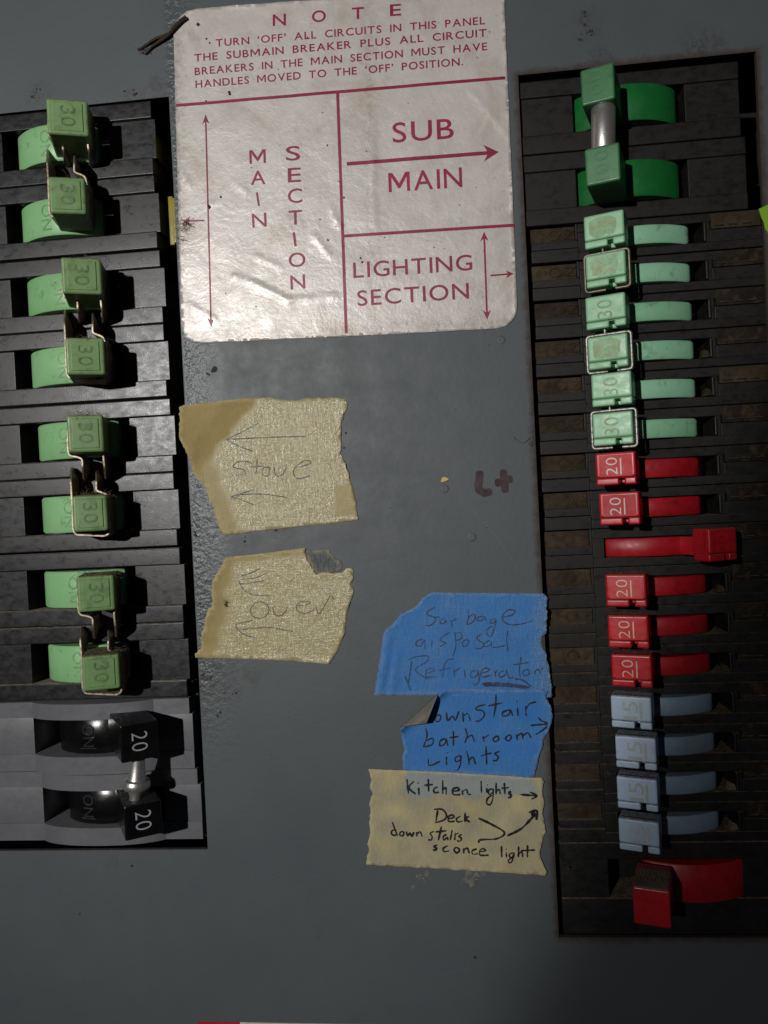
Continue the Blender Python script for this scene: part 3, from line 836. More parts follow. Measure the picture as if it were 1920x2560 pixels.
def wide_red():
    ys = [at(1400, y, RZ).y for y in (2108, 2150, 2246, 2336)]
    hx0 = 122.5; hx1 = at(1850, 2200, RZ).x; xl = XL_R; xr = X_END+4
    root = thing('single_pole_breaker', ((hx0+hx1)/2, (ys[0]+ys[3])/2, -20), 'wide breaker with a large red handle dusty on top, lowest of the right column', 'circuit breaker')
    mb = MB(); wide_row(mb, ys[0], ys[1], ys[2], ys[3], hx0, hx1, xl, xr, RZ); mb.box(xl, xr-.2, ys[3]+.1, ys[0]-.1, -19, -15.7, 0)
    mb.build('housing', M['black_right'], root, WN)
    xc = 149.5; zc = -27; rad = 29.4
    yc = (ys[1]+ys[2])/2
    tg = sector(xc, yc, zc, rad, -36, 43, 6.1, 'toggle', M['red_sector'], root)
    mb, F, wx, wy, arm, c, deg = left_knob(root, (1586, 2221, 1673, 2318), xc, yc, zc, 17.2, '', 0)
    mb.bm.free(); mb = MB(); arm = 40; dg_ = -17.5
    F = tilt_frame(c.x-math.sin(R(dg_))*arm, c.y, 17.2-math.cos(R(dg_))*arm, dg_)
    mb.box(-wx, wx, -wy, wy, arm-17, arm, .7, 3, F); mb.build('knob', M['red'], tg, WN)
    mb = MB(); mb.box(-wx+.5, wx-.4, wy-.1, wy+.14, arm-13, arm-.5, .1, 1, F); mb.build('dust_layer', M['lint'], tg, 0)
    fz = MB(); fuzz(fz, F @ Vector((0, wy+.1, arm-5)), 2.6, .15, 2.2, 150, (.7, 2.), .045); fz.build('lint', M['lint'], tg, 0)
wide_red()

# ------------------------------------------------------------------ things in the openings and at the frame's edge
for k, (y0, y1, lab) in enumerate([(322, 432, 'upper yellow plastic strip in the gap left of the printed note'), (492, 612, 'lower yellow plastic strip in the gap left of the printed note')]):
    mb = MB(); p = at(420, y0, -2.5); q_ = at(437, y1, -2.5)
    mb.box(p.x, p.x+1.7, q_.y, p.y, -11, -7.5 if k == 0 else -2.2, .3)
    mb.box(p.x+1.5, p.x+2.5, q_.y+.6, p.y-.8, -11, -7.9 if k == 0 else -1.9, .25)
    ob = mb.build('yellow_strip', M['yellow']); tag(ob, lab, 'strip', 'yellow strips in the gap')
mb = MB()
P = [at(x, y, .6) for x, y in ((1896, 523), (1918, 513), (1960, 498), (1975, 600), (1921, 585), (1912, 572), (1909, 556), (1903, 545))]
mb.prism(P, (0, 0, .25)); ob = mb.build('tape_scrap', M['lime'], None, 0); tag(ob, 'lime green scrap of tape at the right edge beside the breakers', 'tape')
# strip of a red and white label whose top edge just shows
root = thing('warning_label', at(700, 2570, .1), 'red and white label of which only the top edge shows, lowest on the panel', 'label')
def slab(pts, z0, z1, name, mat, parent=None):
    mb = MB(); mb.prism([Vector((p.x, p.y, z0)) for p in pts], (0, 0, z1-z0)); return mb.build(name, mat, parent, 30)
slab([at(x, y) for x, y in ((490, 2562), (493, 2556), (500, 2554), (600, 2555), (600, 2620), (487, 2620))], .02, .22, 'red_field', M['warn_red'], root)
slab([at(x, y) for x, y in ((600.5, 2555), (700, 2557), (1000, 2562), (1300, 2570), (1300, 2620), (600.5, 2620))], .02, .22, 'white_field', M['warn_white'], root)

# ------------------------------------------------------------------ sheets stuck on the panel
def torn(pts, amp, step=3.0, straight=()):
    """outline in photo pixels, re-cut into short steps with a ragged edge"""
    out = []; n = len(pts)
    for i in range(n):
        a = Vector(pts[i]); c = Vector(pts[(i+1) % n]); L = (c-a).length; k = max(1, int(L/step))
        s = Vector((-(c-a).y, (c-a).x)).normalized() if L > 0 else Vector((0, 0))
        for j in range(k):
            p = a+(c-a)*j/k
            w = amp if i not in straight else amp*.12
            out.append(p+s*(w*(noise.noise(Vector((p.x*.12, p.y*.12, 1)))+.7*noise.noise(Vector((p.x*.45, p.y*.45, 4))))))
    return out
def sheet(name, out, z, hf, mat, parent=None, grid=11, thick=.13, stuck=None, dirt=None, curl=.5):
    V = [Vector((p[0], p[1])) for p in out]; n = len(V); E = [(i, (i+1) % n) for i in range(n)]
    xs = [p.x for p in V]; ys = [p.y for p in V]
    def inside(x, y):
        c = False; j = n-1
        for i in range(n):
            if (V[i].y > y) != (V[j].y > y) and x < (V[j].x-V[i].x)*(y-V[i].y)/(V[j].y-V[i].y)+V[i].x: c = not c
            j = i
        return c
    y = min(ys)+grid*.5; pts = list(V)
    while y < max(ys):
        x = min(xs)+grid*.5
        while x < max(xs):
            gx, gy = x+random.uniform(-2, 2), y+random.uniform(-2, 2)
            if inside(gx, gy) and min((gx-p.x)**2+(gy-p.y)**2 for p in V) > 9: pts.append(Vector((gx, gy)))
            x += grid
        y += grid
    r = delaunay_2d_cdt(pts, E, [], 1, 1e-4)
    bm = bmesh.new(); vv = []
    for p in r[0]:
        q = at(p.x, p.y, z); dd = min(math.hypot(p.x-e.x, p.y-e.y) for e in V) if curl else 99; vv.append(bm.verts.new((q.x, q.y, z+hf(p.x, p.y)+(curl*(1-dd/10)*max(0, .35+wob(p.x, p.y, .04, 21)) if dd < 10 else 0))))
    for f in r[2]:
        c = bm.faces.new([vv[i] for i in f]); c.normal_update()
        if c.normal.z < 0: c.normal_flip()
    me = bpy.data.meshes.new(name); bm.to_mesh(me); bm.free()
    st = me.attributes.new('stuck', 'FLOAT', 'POINT'); di = me.attributes.new('dirt', 'FLOAT', 'POINT'); eg = me.attributes.new('edge', 'FLOAT', 'POINT')
    for i, p in enumerate(r[0]):
        st.data[i].value = stuck(p.x, p.y) if stuck else 1.0
        di.data[i].value = dirt(p.x, p.y) if dirt else 0.0
        eg.data[i].value = max(0, 1-min(math.hypot(p.x-q.x, p.y-q.y) for q in V)/9)
    o = link_mesh(name, me, mat, parent, 50)
    md = o.modifiers.new('thickness', 'SOLIDIFY'); md.thickness = thick*.001; md.offset = -1
    return o
def proj(x, y, z):
    q = RM @ (Vector((x, y, z))-CAMP); return 960+FPX*q.x/-q.z, 1280-FPX*q.y/-q.z
def write(strokes, sc, ox, oy, w, z, hf, name, mat, parent):
    """handwriting: pen strokes on a sheet whose height is z+hf"""
    mb = MB()
    def hz(x, y):
        px, py = proj(x, y, z); return z+hf(px, py)+.05
    for s in strokes:
        ww = w
        if isinstance(s, tuple): s, ww = s
        if len(s) == 1: s = [s[0], (s[0][0]+6, s[0][1]+8)]
        P = [at(ox+sc*x, oy+sc*y, z) for x, y in s]
        # smooth the pen path
        if len(P) > 2:
            S = []
            for k in range(len(P)-1):
                p0, p1, p2, p3 = P[max(k-1, 0)], P[k], P[k+1], P[min(k+2, len(P)-1)]
                for m_ in range(5):
                    u = m_/5
                    S.append(.5*((2*p1)+(p2-p0)*u+(2*p0-5*p1+4*p2-p3)*u*u+(3*p1-p0-3*p2+p3)*u**3))
            S.append(P[-1]); P = S
        mb.ribbon([(p.x, p.y) for p in P], ww, hz)
    return mb.build(name, mat, parent, 0, flat_up=True)
SGN = 1
def seg(x, y, a, c):
    """signed distance of (x,y) from the line a-c, positive on its left in the picture"""
    dx, dy = c[0]-a[0], c[1]-a[1]; L = math.hypot(dx, dy)
    return ((x-a[0])*dy-(y-a[1])*dx)/L*SGN
def wob(x, y, s=.02, k=0): return noise.noise(Vector((x*s, y*s, k)))

# ---- the printed note
def rcorner(cx, cy, r, a0, a1, n=8): return [(cx+r*math.cos(R(a0+(a1-a0)*i/n)), cy+r*math.sin(R(a0+(a1-a0)*i/n))) for i in range(n+1)]
out = [(434, 80)]+[(440, 58), (452, 40), (468, 29), (490, 23)]+[(560, 16), (800, -1), (1230, -32), (1252, -26), (1260, -10), (1270, 220), (1283, 520), (1293, 765)]
out += [(1290, 785), (1280, 803), (1264, 815), (1245, 821)]+[(1000, 835), (700, 849), (510, 858)]+[(488, 856), (470, 846), (459, 832), (453, 812)]+[(447, 560), (440, 300), (436, 150)]
out = torn(out, .8, 9)
NZ = .3
CREASE = [((585, 690), (650, 715), .5, 13), ((650, 715), (722, 752), .6, 14), ((722, 752), (838, 741), .5, 12), ((448, 418), (476, 470), .5, 11), ((520, 512), (548, 505), .4, 9), ((785, 590), (826, 640), .5, 11), ((828, 520), (850, 570), .4, 10), ((640, 640), (700, 668), .35, 12), ((930, 300), (936, 560), .25, 16), ((585, 455), (618, 482), .3, 12), ((1180, 230), (1262, 330), .3, 14), ((470, 760), (540, 800), .4, 12)]
def nh(x, y):
    h = .10+.12*wob(x, y, .012, 2)
    for (a, c, k, w) in CREASE:
        dx, dy = c[0]-a[0], c[1]-a[1]; L2 = dx*dx+dy*dy; u = max(0, min(1, ((x-a[0])*dx+(y-a[1])*dy)/L2))
        d = math.hypot(x-a[0]-u*dx, y-a[1]-u*dy)
        if d < w: h += .7*k*(1-d/w)**2
    return max(.02, h)
def nd(x, y):
    d = max(0, 1-math.hypot(x-465, y-570)/45)*.9
    d = max(d, max(0, 1-math.hypot(x-730, y-560)/60)*.5, max(0, 1-abs(x-447)/26)*.55, max(0, 1-abs(y-838+(x-510)*.045)/22)*.4, max(0, 1-math.hypot(x-480, y-80)/60)*.4, max(0, 1-abs(x-930-(y-500)*.02)/30)*.35)
    return d
note = thing('notice_label', at(860, 420, 0), 'large aged cream printed notice with crimson lettering and arrows', 'label')
sheet('label_sheet', out, NZ-.1, nh, M['label'], note, 8, .1, None, nd, .25)
def tz(mb):
    for q in mb.bm.verts:
        px, py = proj(q.co.x, q.co.y, q.co.z); q.co.z = NZ-.1+nh(px, py)+.045
def fine(mb, L=1.6):
    for _ in range(4):
        es = [e for e in mb.bm.edges if e.calc_length() > L]
        if not es: break
        bmesh.ops.subdivide_edges(mb.bm, edges=es, cuts=1)
def line_text(mb, s, p0, p1, cap, bold=.02):
    a = at(*p0, NZ); c = at(*p1, NZ); ux = (c-a).normalized(); uy = Vector((-ux.y, ux.x, 0))
    k = (at(p0[0], p0[1]-100, NZ)-a).length/100
    add_text(mb, s, a, ux, uy, (c-a).length, cap*k, 0, bold)
def put(name, mb, mat=None):
    bmesh.ops.triangulate(mb.bm, faces=mb.bm.faces[:])
    tz(mb); return mb.build(name, mat or M['print_red'], note, 0, flat_up=True)
hd = MB()
for ch, x0, x1, y0, y1 in (('N', 682, 715, 65, 63), ('O', 780, 815, 56, 53), ('T', 880, 910, 48, 46), ('E', 975, 1003, 40, 38)):
    line_text(hd, ch, (x0, y0), (x1, y1), 28, .012)
put('heading', hd)
for s, p0, p1 in (("TURN ‘OFF’ ALL CIRCUITS IN THIS PANEL", (540, 117), (1213, 60)), ("THE SUBMAIN BREAKER PLUS ALL CIRCUIT", (486, 154), (1217, 91)),
                  ("BREAKERS IN THE MAIN SECTION MUST HAVE", (487, 188), (1218, 125)), ("HANDLES MOVED TO THE ‘OFF’ POSITION.", (489, 220), (1158, 163))):
    mb = MB(); line_text(mb, s.replace(' ', '  '), p0, p1, 18, .014); put('notice_text', mb)
mb = MB()
for ch, x0, x1, y0, y1 in (('M', 624, 665, 410, 407), ('A', 627, 664, 462, 460), ('I', 645, 650, 515, 514), ('N', 631, 667, 569, 566)): line_text(mb, ch, (x0, y0), (x1, y1), 34, .006)
for ch, x0, x1, y0, y1 in (('S', 715, 751, 402, 400), ('E', 720, 753, 456, 454), ('C', 720, 756, 508, 506), ('T', 722, 756, 562, 560), ('I', 736, 742, 616, 615), ('O', 722, 764, 668, 666), ('N', 727, 764, 724, 721)): line_text(mb, ch, (x0, y0), (x1, y1), 35, .006)
put('section_lettering', mb)
mb = MB(); line_text(mb, 'SUB', (982, 357), (1135, 345), 49, .006); line_text(mb, 'MAIN', (972, 481), (1156, 467), 48, .006); put('section_lettering', mb)
mb = MB(); line_text(mb, 'LIGHTING', (884, 695), (1181, 675), 38, .006); line_text(mb, 'SECTION', (894, 765), (1173, 746), 38, .006); put('section_lettering', mb)
def stripe(mb, p0, p1, w):
    a = at(*p0, NZ); c = at(*p1, NZ); d = (c-a).normalized(); s = Vector((-d.y, d.x, 0))*w/2/7.4
    n = max(2, int((c-a).length/.9)); prev = None
    for i in range(n+1):
        p = a+(c-a)*i/n; q = [mb.bm.verts.new(p+s), mb.bm.verts.new(p-s)]
        if prev: mb.bm.faces.new((prev[0], q[0], q[1], prev[1]))
        prev = q
def head(mb, tip, back, hw, notch=.7):
    t_ = at(*tip, NZ); b_ = at(*back, NZ); d = b_-t_; s = Vector((-d.y, d.x, 0)).normalized()*hw/7.4
    mb.poly([t_, b_+s, t_+d*notch]); mb.poly([t_, t_+d*notch, b_-s])
for p0, p1 in (((440, 264), (1269, 194)), ((844, 233), (866, 838)), ((860, 590), (1286, 563))):
    mb = MB(); stripe(mb, p0, p1, 7.5); put('printed_rule', mb)
for kind, p0, p1, w, hl, hw, both in ((0, (528, 818), (514, 286), 4, 24, 9, True), (0, (511, 551), (457, 553), 4, 18, 9, False), (0, (867, 410), (1247, 380), 9, 38, 20, False), (0, (1210, 579), (1218, 799), 4.5, 24, 10, True), (0, (1226, 689), (1284, 684), 4, 19, 9, False)):
    mb = MB(); a = Vector(p0); c = Vector(p1); d = (c-a).normalized()
    stripe(mb, a+(d*hl*.6 if both else d*0), c-d*hl*.6, w)
    head(mb, c, c-d*hl, hw)
    if both: head(mb, a, a+d*hl, hw)
    put('printed_arrow', mb)
# ---- specks of dirt on the note
sp = MB()
def speck(mb, px, py, r_, z):
    c = at(px, py, z); n = 9; P = []; el = random.uniform(.5, 1.4); ro = random.uniform(0, 3); top = mb.bm.verts.new((c.x, c.y, z+r_*.22))
    for k in range(n):
        a = 2*math.pi*k/n; rr = r_*(1+.35*random.uniform(-1, 1)); x = rr*math.cos(a); y = rr*math.sin(a)*el
        P.append(mb.bm.verts.new((c.x+x*math.cos(ro)-y*math.sin(ro), c.y+x*math.sin(ro)+y*math.cos(ro), z)))
    for k in range(n): mb.bm.faces.new((P[k], P[(k+1) % n], top))
for x, y, r_ in ((495, 61, .62), (516, 97, .35), (524, 107, .3), (573, 230, .5), (575, 235, .4), (521, 515, .55), (524, 518, .5), (552, 492, .5), (515, 252, .3), (818, 363, .35), (800, 548, .3), (700, 700, .2), (860, 494, .3), (640, 766, .3), (905, 655, .35), (901, 645, .3), (820, 600, .3)):
    speck(sp, x, y, r_, NZ+.12)
for _ in range(90): speck(sp, random.uniform(450, 1270), random.uniform(40, 820), random.choice((.08, .1, .14, .18)), NZ+.12)
for _ in range(150):
    px, py = random.uniform(450, 1330), random.uniform(850, 2540)
    speck(sp, px, py, random.choice((.07, .09, .12, .16)), .02)
for x, y, r_ in ((1188, 2393, .6), (690, 1085, .3), (865, 1083, .3), (535, 925, 1.2), (520, 935, .8), (860, 1120, .3), (330, 2165, .5), (200, 2285, .3), (1420, 2170, .4)):
    speck(sp, x, y, r_, .02)
for cx, cy, n_, sx, sy in ((93, 228, 9, 4, 10), (84, 240, 6, 6, 5), (1462, 50, 8, 4, 14), (1478, 80, 8, 5, 9), (1450, 95, 4, 4, 6), (690, 1320, 7, 3, 12), (612, 1352, 6, 3, 10), (330, 232, 5, 10, 5), (505, 1695, 9, 12, 16), (560, 1735, 6, 22, 12), (548, 1790, 3, 3, 5), (1330, 1100, 4, 8, 8), (500, 1480, 7, 5, 26), (486, 1330, 8, 4, 24)):
    for _ in range(n_): speck(sp, random.gauss(cx, sx), random.gauss(cy, sy), random.uniform(.12, .5), .012)
ob = sp.build('dirt_specks', M['speck'], None, 40); tag(ob, 'scattered dark specks of dirt on the panel and printed notice', 'dirt', kind='stuff')
mb = MB(); fuzz(mb, at(462, 562, NZ+.5), 1.2, 1.0, .15, 34, (1., 3.2), .06)
ob = mb.build('lint_tuft', M['wood'], None, 0); tag(ob, 'brown tuft of lint at the tip of the small left arrow on the notice', 'lint')
mb = MB(); fuzz(mb, at(452, 605, NZ+.3), .5, 1.4, .1, 9, (1., 3), .05)
ob = mb.build('lint_tuft', M['wood'], None, 0); tag(ob, 'faint brown wisp of lint on the left edge of the notice below the small arrow', 'lint')
# dry stalk lying over the note's upper left corner
mb = MB()
mb.tube([at(466, 43, 1.1), at(452, 52, 1.3), at(438, 66, 1.4), at(420, 88, 1.3), at(404, 100, 1.1), at(380, 116, .9)], .75, 7, r1=.45)
mb.tube([at(424, 84, 1.3), at(410, 90, 1.5), at(392, 95, 1.2), at(378, 103, .9), at(352, 121, .6), at(344, 124, .5)], .65, 7, r1=.3)
mb.tube([at(380, 116, .9), at(365, 134, .6), at(352, 130, .5)], .4, 6, r1=.2)
fuzz(mb, at(362, 124, .7), .8, .6, .15, 16, (.8, 2), .07)
ob = mb.build('dry_stalk', M['wood'], None, 50); tag(ob, 'dry brown stalk lying across the upper left corner of the notice', 'debris')

# ---- tapes
def tr(pts, sc, ox, oy): return [(ox+sc*x, oy+sc*y) for x, y in pts]
# masking tape, stove
o1 = tr([(105, 195), (150, 175), (400, 150), (600, 125), (800, 112), (900, 125), (1050, 142), (1150, 118), (1300, 120), (1400, 112), (1470, 130), (1495, 165), (1490, 200), (1465, 240), (1450, 290), (1435, 320), (1435, 420), (1440, 520), (1430, 580), (1470, 660), (1500, 760), (1520, 830), (1545, 900), (1555, 960), (1560, 1020), (1580, 1125), (1400, 1150), (1000, 1190), (700, 1225), (470, 1252), (435, 1215), (400, 1110), (360, 980), (330, 920), (300, 830), (250, 795), (215, 740), (190, 620), (140, 520), (110, 450), (105, 330)], .3014, 420, 960)
def h1(x, y):
    d = -seg(x, y, (661, 994), (520, 1160))      # peeled upper left corner
    lift = min(60, max(0, d-4))
    e = max(0, 26-(x-(455+(y-1010)*.32)))
    return .05+.05*wob(x, y, .05)+.00028*lift*lift*.9+.012*e*(.5+wob(x, y, .03, 3)) if True else 0
def st1(x, y):
    d = -seg(x, y, (661, 994), (520, 1160))
    return max(0.0, min(1.0, 1-(d+8+14*wob(x, y, .03, 9))/22))*max(.25, min(1, (x-(470+(y-1010)*.33)+18*wob(x, y, .02, 5))/34))*(0.35 if (x > 835 and y > 1210 and y < 1290) else 1)
t1 = thing('tape_label', at(580, 1160, 0), 'old yellowed masking tape with two arrows and faint word stove, peeling at its upper left', 'tape', 'tape notes on the panel')
sheet('tape', torn(o1, 2.4, 3.5, (0, 1, 2, 3, 25, 26, 27, 28)), .2, h1, M['old_tape'], t1, 9, .13, st1)
S1 = [[(480, 462), (640, 452), (800, 445), (1000, 437), (1140, 436)], [(750, 325), (600, 405), (480, 462)], [(480, 462), (600, 520), (710, 558)],
      [(700, 660), (640, 640), (570, 650), (545, 690), (620, 710), (640, 740), (560, 760)], [(740, 620), (735, 690), (728, 750)], [(690, 690), (800, 680)],
      [(830, 690), (790, 700), (785, 745), (815, 765), (840, 740), (845, 700), (830, 690)], [(880, 690), (890, 750), (920, 765), (960, 740), (985, 670)],
      [(1085, 690), (1180, 660), (1170, 635), (1120, 640), (1060, 690), (1040, 740), (1080, 785), (1180, 760)],
      [(520, 935), (640, 915), (800, 915), (985, 940)], [(720, 875), (620, 905), (520, 935)], [(520, 935), (620, 965), (715, 1005)]]
write(S1, .3014, 420, 960, .42, .2, h1, 'handwriting', M['ink_pencil'], t1)
# masking tape, oven
o2 = tr([(380, 190), (600, 170), (800, 145), (1000, 118), (1100, 105), (1090, 150), (1110, 210), (1160, 290), (1200, 350), (1260, 325), (1350, 335), (1430, 330), (1460, 295), (1500, 290), (1525, 310), (1525, 390), (1500, 440), (1530, 480), (1520, 550), (1490, 620), (1470, 680), (1460, 760), (1450, 870), (1420, 940), (1380, 1040), (1330, 1120), (1310, 1152), (1100, 1135), (800, 1115), (500, 1105), (110, 1095), (105, 1060), (160, 1000), (170, 880), (200, 760), (215, 670), (260, 630), (265, 560), (255, 500), (265, 400), (310, 320), (350, 250)], .2773, 460, 1340)
def ed2(x, y): return x-(497+(1645-y)*.31 if y > 1530 else 533+(1530-y)*.1)
def h2(x, y):
    e = max(0, 34-ed2(x, y))
    return .05+.04*wob(x, y, .05, 4)+.03*e*(.55+.7*wob(x, y, .025, 6))*(1 if y < 1600 else .35)
def st2(x, y): return max(.12, min(1, (ed2(x, y)-22+18*wob(x, y, .03, 2))/26))*max(.25, min(1, (y-(1392-(x-565)*.11)-6)/22))
t2 = thing('tape_label', at(620, 1500, 0), 'old yellowed masking tape with the word oven between two arrows, torn at its upper right', 'tape', 'tape notes on the panel')
sheet('tape', torn(o2, 2.6, 3.5, (0, 1, 2, 3, 26, 27, 28, 29)), .2, h2, M['old_tape'], t2, 9, .13, st2)
sheet('torn_film', torn(tr([(1098, 130), (1200, 132), (1300, 125), (1350, 190), (1420, 230), (1425, 300), (1340, 330), (1230, 345), (1180, 320), (1120, 230)], .2773, 460, 1340), 2, 3.5), .12, lambda x, y: .02, M['torn_film'], t2, 8, .05)
S2 = [[(510, 360), (600, 335), (690, 290)], [(510, 390), (640, 378), (745, 335)], [(490, 400), (520, 430), (600, 422), (740, 400)], [(495, 420), (560, 500), (640, 530), (780, 535)],
      [(640, 605), (600, 660), (620, 720), (680, 742), (740, 720), (765, 660), (740, 610), (680, 592), (640, 605)], [(800, 640), (810, 690), (850, 720), (900, 700), (935, 640)],
      [(1020, 630), (1130, 610), (1120, 590), (1050, 592), (1015, 630), (1030, 680), (1100, 695), (1180, 660)], [(1190, 640), (1215, 700), (1250, 660), (1280, 610), (1320, 540), (1350, 570)],
      [(465, 795), (540, 780), (620, 760)], [(465, 795), (490, 850), (560, 895), (650, 918)], [(490, 850), (640, 830), (780, 825), (900, 845), (985, 860)]]
write(S2, .2773, 460, 1340, .38, .2, h2, 'handwriting', M['ink_pencil'], t2)
mb = MB(); fuzz(mb, at(565, 1508, 1.0), .3, .5, .1, 12, (.6, 1.6), .07)
ob = mb.build('lint_tuft', M['speck'], None, 0); tag(ob, 'tiny dark speck of lint on the left side of the oven tape', 'lint')

# blue tape, garbage disposal and refrigerator
sc5, ox5, oy5 = .3134, 900, 1460
o3 = tr([(565, 65), (900, 70), (1200, 72), (1470, 75), (1500, 120), (1485, 180), (1495, 240), (1485, 320), (1490, 380), (1455, 410), (1450, 480), (1480, 540), (1490, 600), (1510, 660), (1515, 740), (1530, 800), (1525, 905), (1300, 902), (900, 895), (600, 888), (115, 885), (140, 690), (165, 540), (185, 400), (200, 365), (270, 315), (330, 235), (440, 185), (500, 110), (550, 80)], sc5, ox5, oy5)
def h3(x, y):
    e = x-(936+(1737-y)*.14)
    fold = 1.0*math.exp(-((e-14)/9)**2)*(.75+.5*wob(x, y, .02, 1))+.55*math.exp(-((e-42)/7)**2)*max(0, min(1, (y-1600)/60))
    return .06+.05*wob(x, y, .03, 8)+fold*max(0, min(1, (y-1570)/50))
t3 = thing('tape_label', at(1130, 1600, 0), 'upper blue tape reading garbage disposal and refrigerator above a thick arrow', 'tape', 'tape notes on the panel')
sheet('tape', torn(o3, 2.6, 3.5, (0, 1, 2, 16, 17, 18, 19)), .2, h3, M['blue_tape'], t3, 8, .12, lambda x, y: .55+.45*wob(x, y, .02, 3)+max(0, (x-1320)/40))
G = [[(600, 185), (545, 215), (540, 245), (590, 265), (605, 290), (560, 330), (520, 330)], [(590, 268), (640, 262)], [(680, 275), (650, 285), (640, 310), (665, 315), (685, 290), (692, 322)],
     [(725, 285), (735, 345)], [(735, 300), (770, 275)], [(860, 200), (865, 250), (850, 325)], [(860, 270), (905, 240), (920, 270), (890, 310), (852, 322)], [(985, 255), (945, 265), (935, 290), (970, 290), (995, 260), (1002, 292)],
     [(1080, 275), (1045, 285), (1040, 315), (1075, 300), (1085, 285), (1075, 340), (1045, 420), (1015, 400), (1015, 360), (1060, 335)], [(1140, 265), (1215, 245), (1235, 215), (1190, 205), (1145, 240), (1140, 290), (1190, 322), (1280, 320), (1385, 290)],
     [(500, 440), (455, 455), (450, 490), (490, 490), (515, 445), (518, 522)], [(575, 450), (570, 500)], [(715, 385), (660, 420), (640, 450), (680, 470), (640, 500)], [(755, 380), (765, 490), (740, 575)], [(765, 395), (800, 385), (812, 430), (770, 450)],
     [(840, 445), (815, 470), (830, 500), (860, 480), (865, 450), (840, 445)], [(970, 395), (930, 430), (960, 460), (990, 480), (960, 515), (920, 510)], [(1040, 450), (995, 470), (990, 500), (1035, 490), (1050, 460), (1060, 505), (1160, 490)], [(1180, 370), (1170, 450), (1182, 540)],
     [(415, 610), (400, 700), (385, 795)], [(385, 605), (450, 580), (540, 575), (530, 620), (440, 680), (500, 735), (540, 758)], [(530, 715), (590, 690), (570, 670), (530, 690), (530, 740), (605, 740)], [(660, 748), (670, 660), (700, 605), (750, 598)], [(630, 690), (720, 670)],
     [(750, 680), (757, 742)], [(755, 700), (800, 665)], [(830, 680), (840, 745)], [(930, 690), (890, 700), (885, 740), (930, 735), (942, 690), (950, 770), (920, 805), (900, 790)], [(960, 715), (1030, 690), (1010, 670), (970, 690), (970, 740), (1042, 728)],
     [(1070, 690), (1085, 742)], [(1080, 710), (1100, 680)], [(1150, 690), (1110, 710), (1120, 745), (1160, 720), (1168, 690), (1190, 750), (1225, 742)], [(1285, 580), (1270, 690), (1280, 748)], [(1220, 645), (1350, 625)],
     [(1330, 680), (1300, 700), (1310, 730), (1345, 720), (1350, 690), (1330, 680)], [(1390, 690), (1400, 722)], [(1392, 700), (1420, 680), (1440, 722)], [(1440, 695), (1462, 668)], [(360, 735), (385, 800), (405, 850)],
     ([(975, 797), (1150, 795), (1350, 822)], 1.0), ([(985, 806), (1150, 810), (1350, 828)], 1.0), ([(1235, 755), (1310, 772), (1362, 820)], .7)]
write(G, sc5, ox5, oy5, .46, .2, h3, 'handwriting', M['ink_pen'], t3)
# blue tape, downstair bathroom lights, with its corner folded over
sc6, ox6, oy6 = .3134, 900, 1820
o4 = tr([(640, 862), (720, 832), (1000, 836), (1450, 842), (1500, 852), (1480, 900), (1520, 970), (1535, 1050), (1525, 1110), (1505, 1165)], sc5, ox5, oy5)+tr([(1460, 90), (1450, 160), (1420, 240), (1405, 310), (1385, 400), (800, 365), (345, 340), (340, 230), (355, 160), (330, 60)], sc6, ox6, oy6)+tr([(325, 1142), (400, 1075), (500, 985), (600, 892)], sc5, ox5, oy5)
FA = (ox5+sc5*628, oy5+sc5*868); FB = (ox5+sc5*327, oy5+sc5*1140)
def h4(x, y):
    d = seg(x, y, FB, FA); d2 = -d
    lift = max(0, 22-d2)/22
    return .34+.04*wob(x, y, .03, 12)+2.4*lift**2*(1 if y < 1835 else .0)
t4 = thing('tape_label', at(1110, 1810, 0), 'lower blue tape reading downstair bathroom lights, its upper left corner folded over', 'tape', 'tape notes on the panel')
sheet('tape', torn(o4, 2.4, 3.5, (0, 1, 2, 14, 15, 20, 21, 22)), .2, h4, M['blue_tape'], t4, 8, .12, lambda x, y: .4+.4*wob(x, y, .02, 5))
# the folded corner: a curled triangle standing off the tape, its grey back to the front
fl = bmesh.new(); tip = (ox5+sc5*530, oy5+sc5*1112); N_ = 10; rows_ = []
for i in range(N_+1):
    u = i/N_
    a = Vector((FB[0]+(tip[0]-FB[0])*u, FB[1]+(tip[1]-FB[1])*u)); c = Vector((FA[0]+(tip[0]-FA[0])*u, FA[1]+(tip[1]-FA[1])*u))
    rw = []
    for k in range(N_+1):
        w = k/N_; p = a+(c-a)*w; z = 2.75+2.6*math.sin(min(1, u)*2.2)*(.8+.3*w)+.25*math.sin(6*w+3*u)
        q = at(p.x, p.y, 0); P = at(p.x, p.y, z); rw.append(fl.verts.new((P.x, P.y, z)))
    rows_.append(rw)
for i in range(N_):
    for k in range(N_):
        try: fl.faces.new((rows_[i][k], rows_[i][k+1], rows_[i+1][k+1], rows_[i+1][k]))
        except ValueError: pass
bmesh.ops.remove_doubles(fl, verts=fl.verts[:], dist=.001)
me = bpy.data.meshes.new('folded_corner'); fl.to_mesh(me); fl.free()
stt = me.attributes.new('stuck', 'FLOAT', 'POINT')
for d in stt.data: d.value = .6
o = link_mesh('folded_corner', me, M['tape_back'], t4, 60); md = o.modifiers.new('thickness', 'SOLIDIFY'); md.thickness = .00012
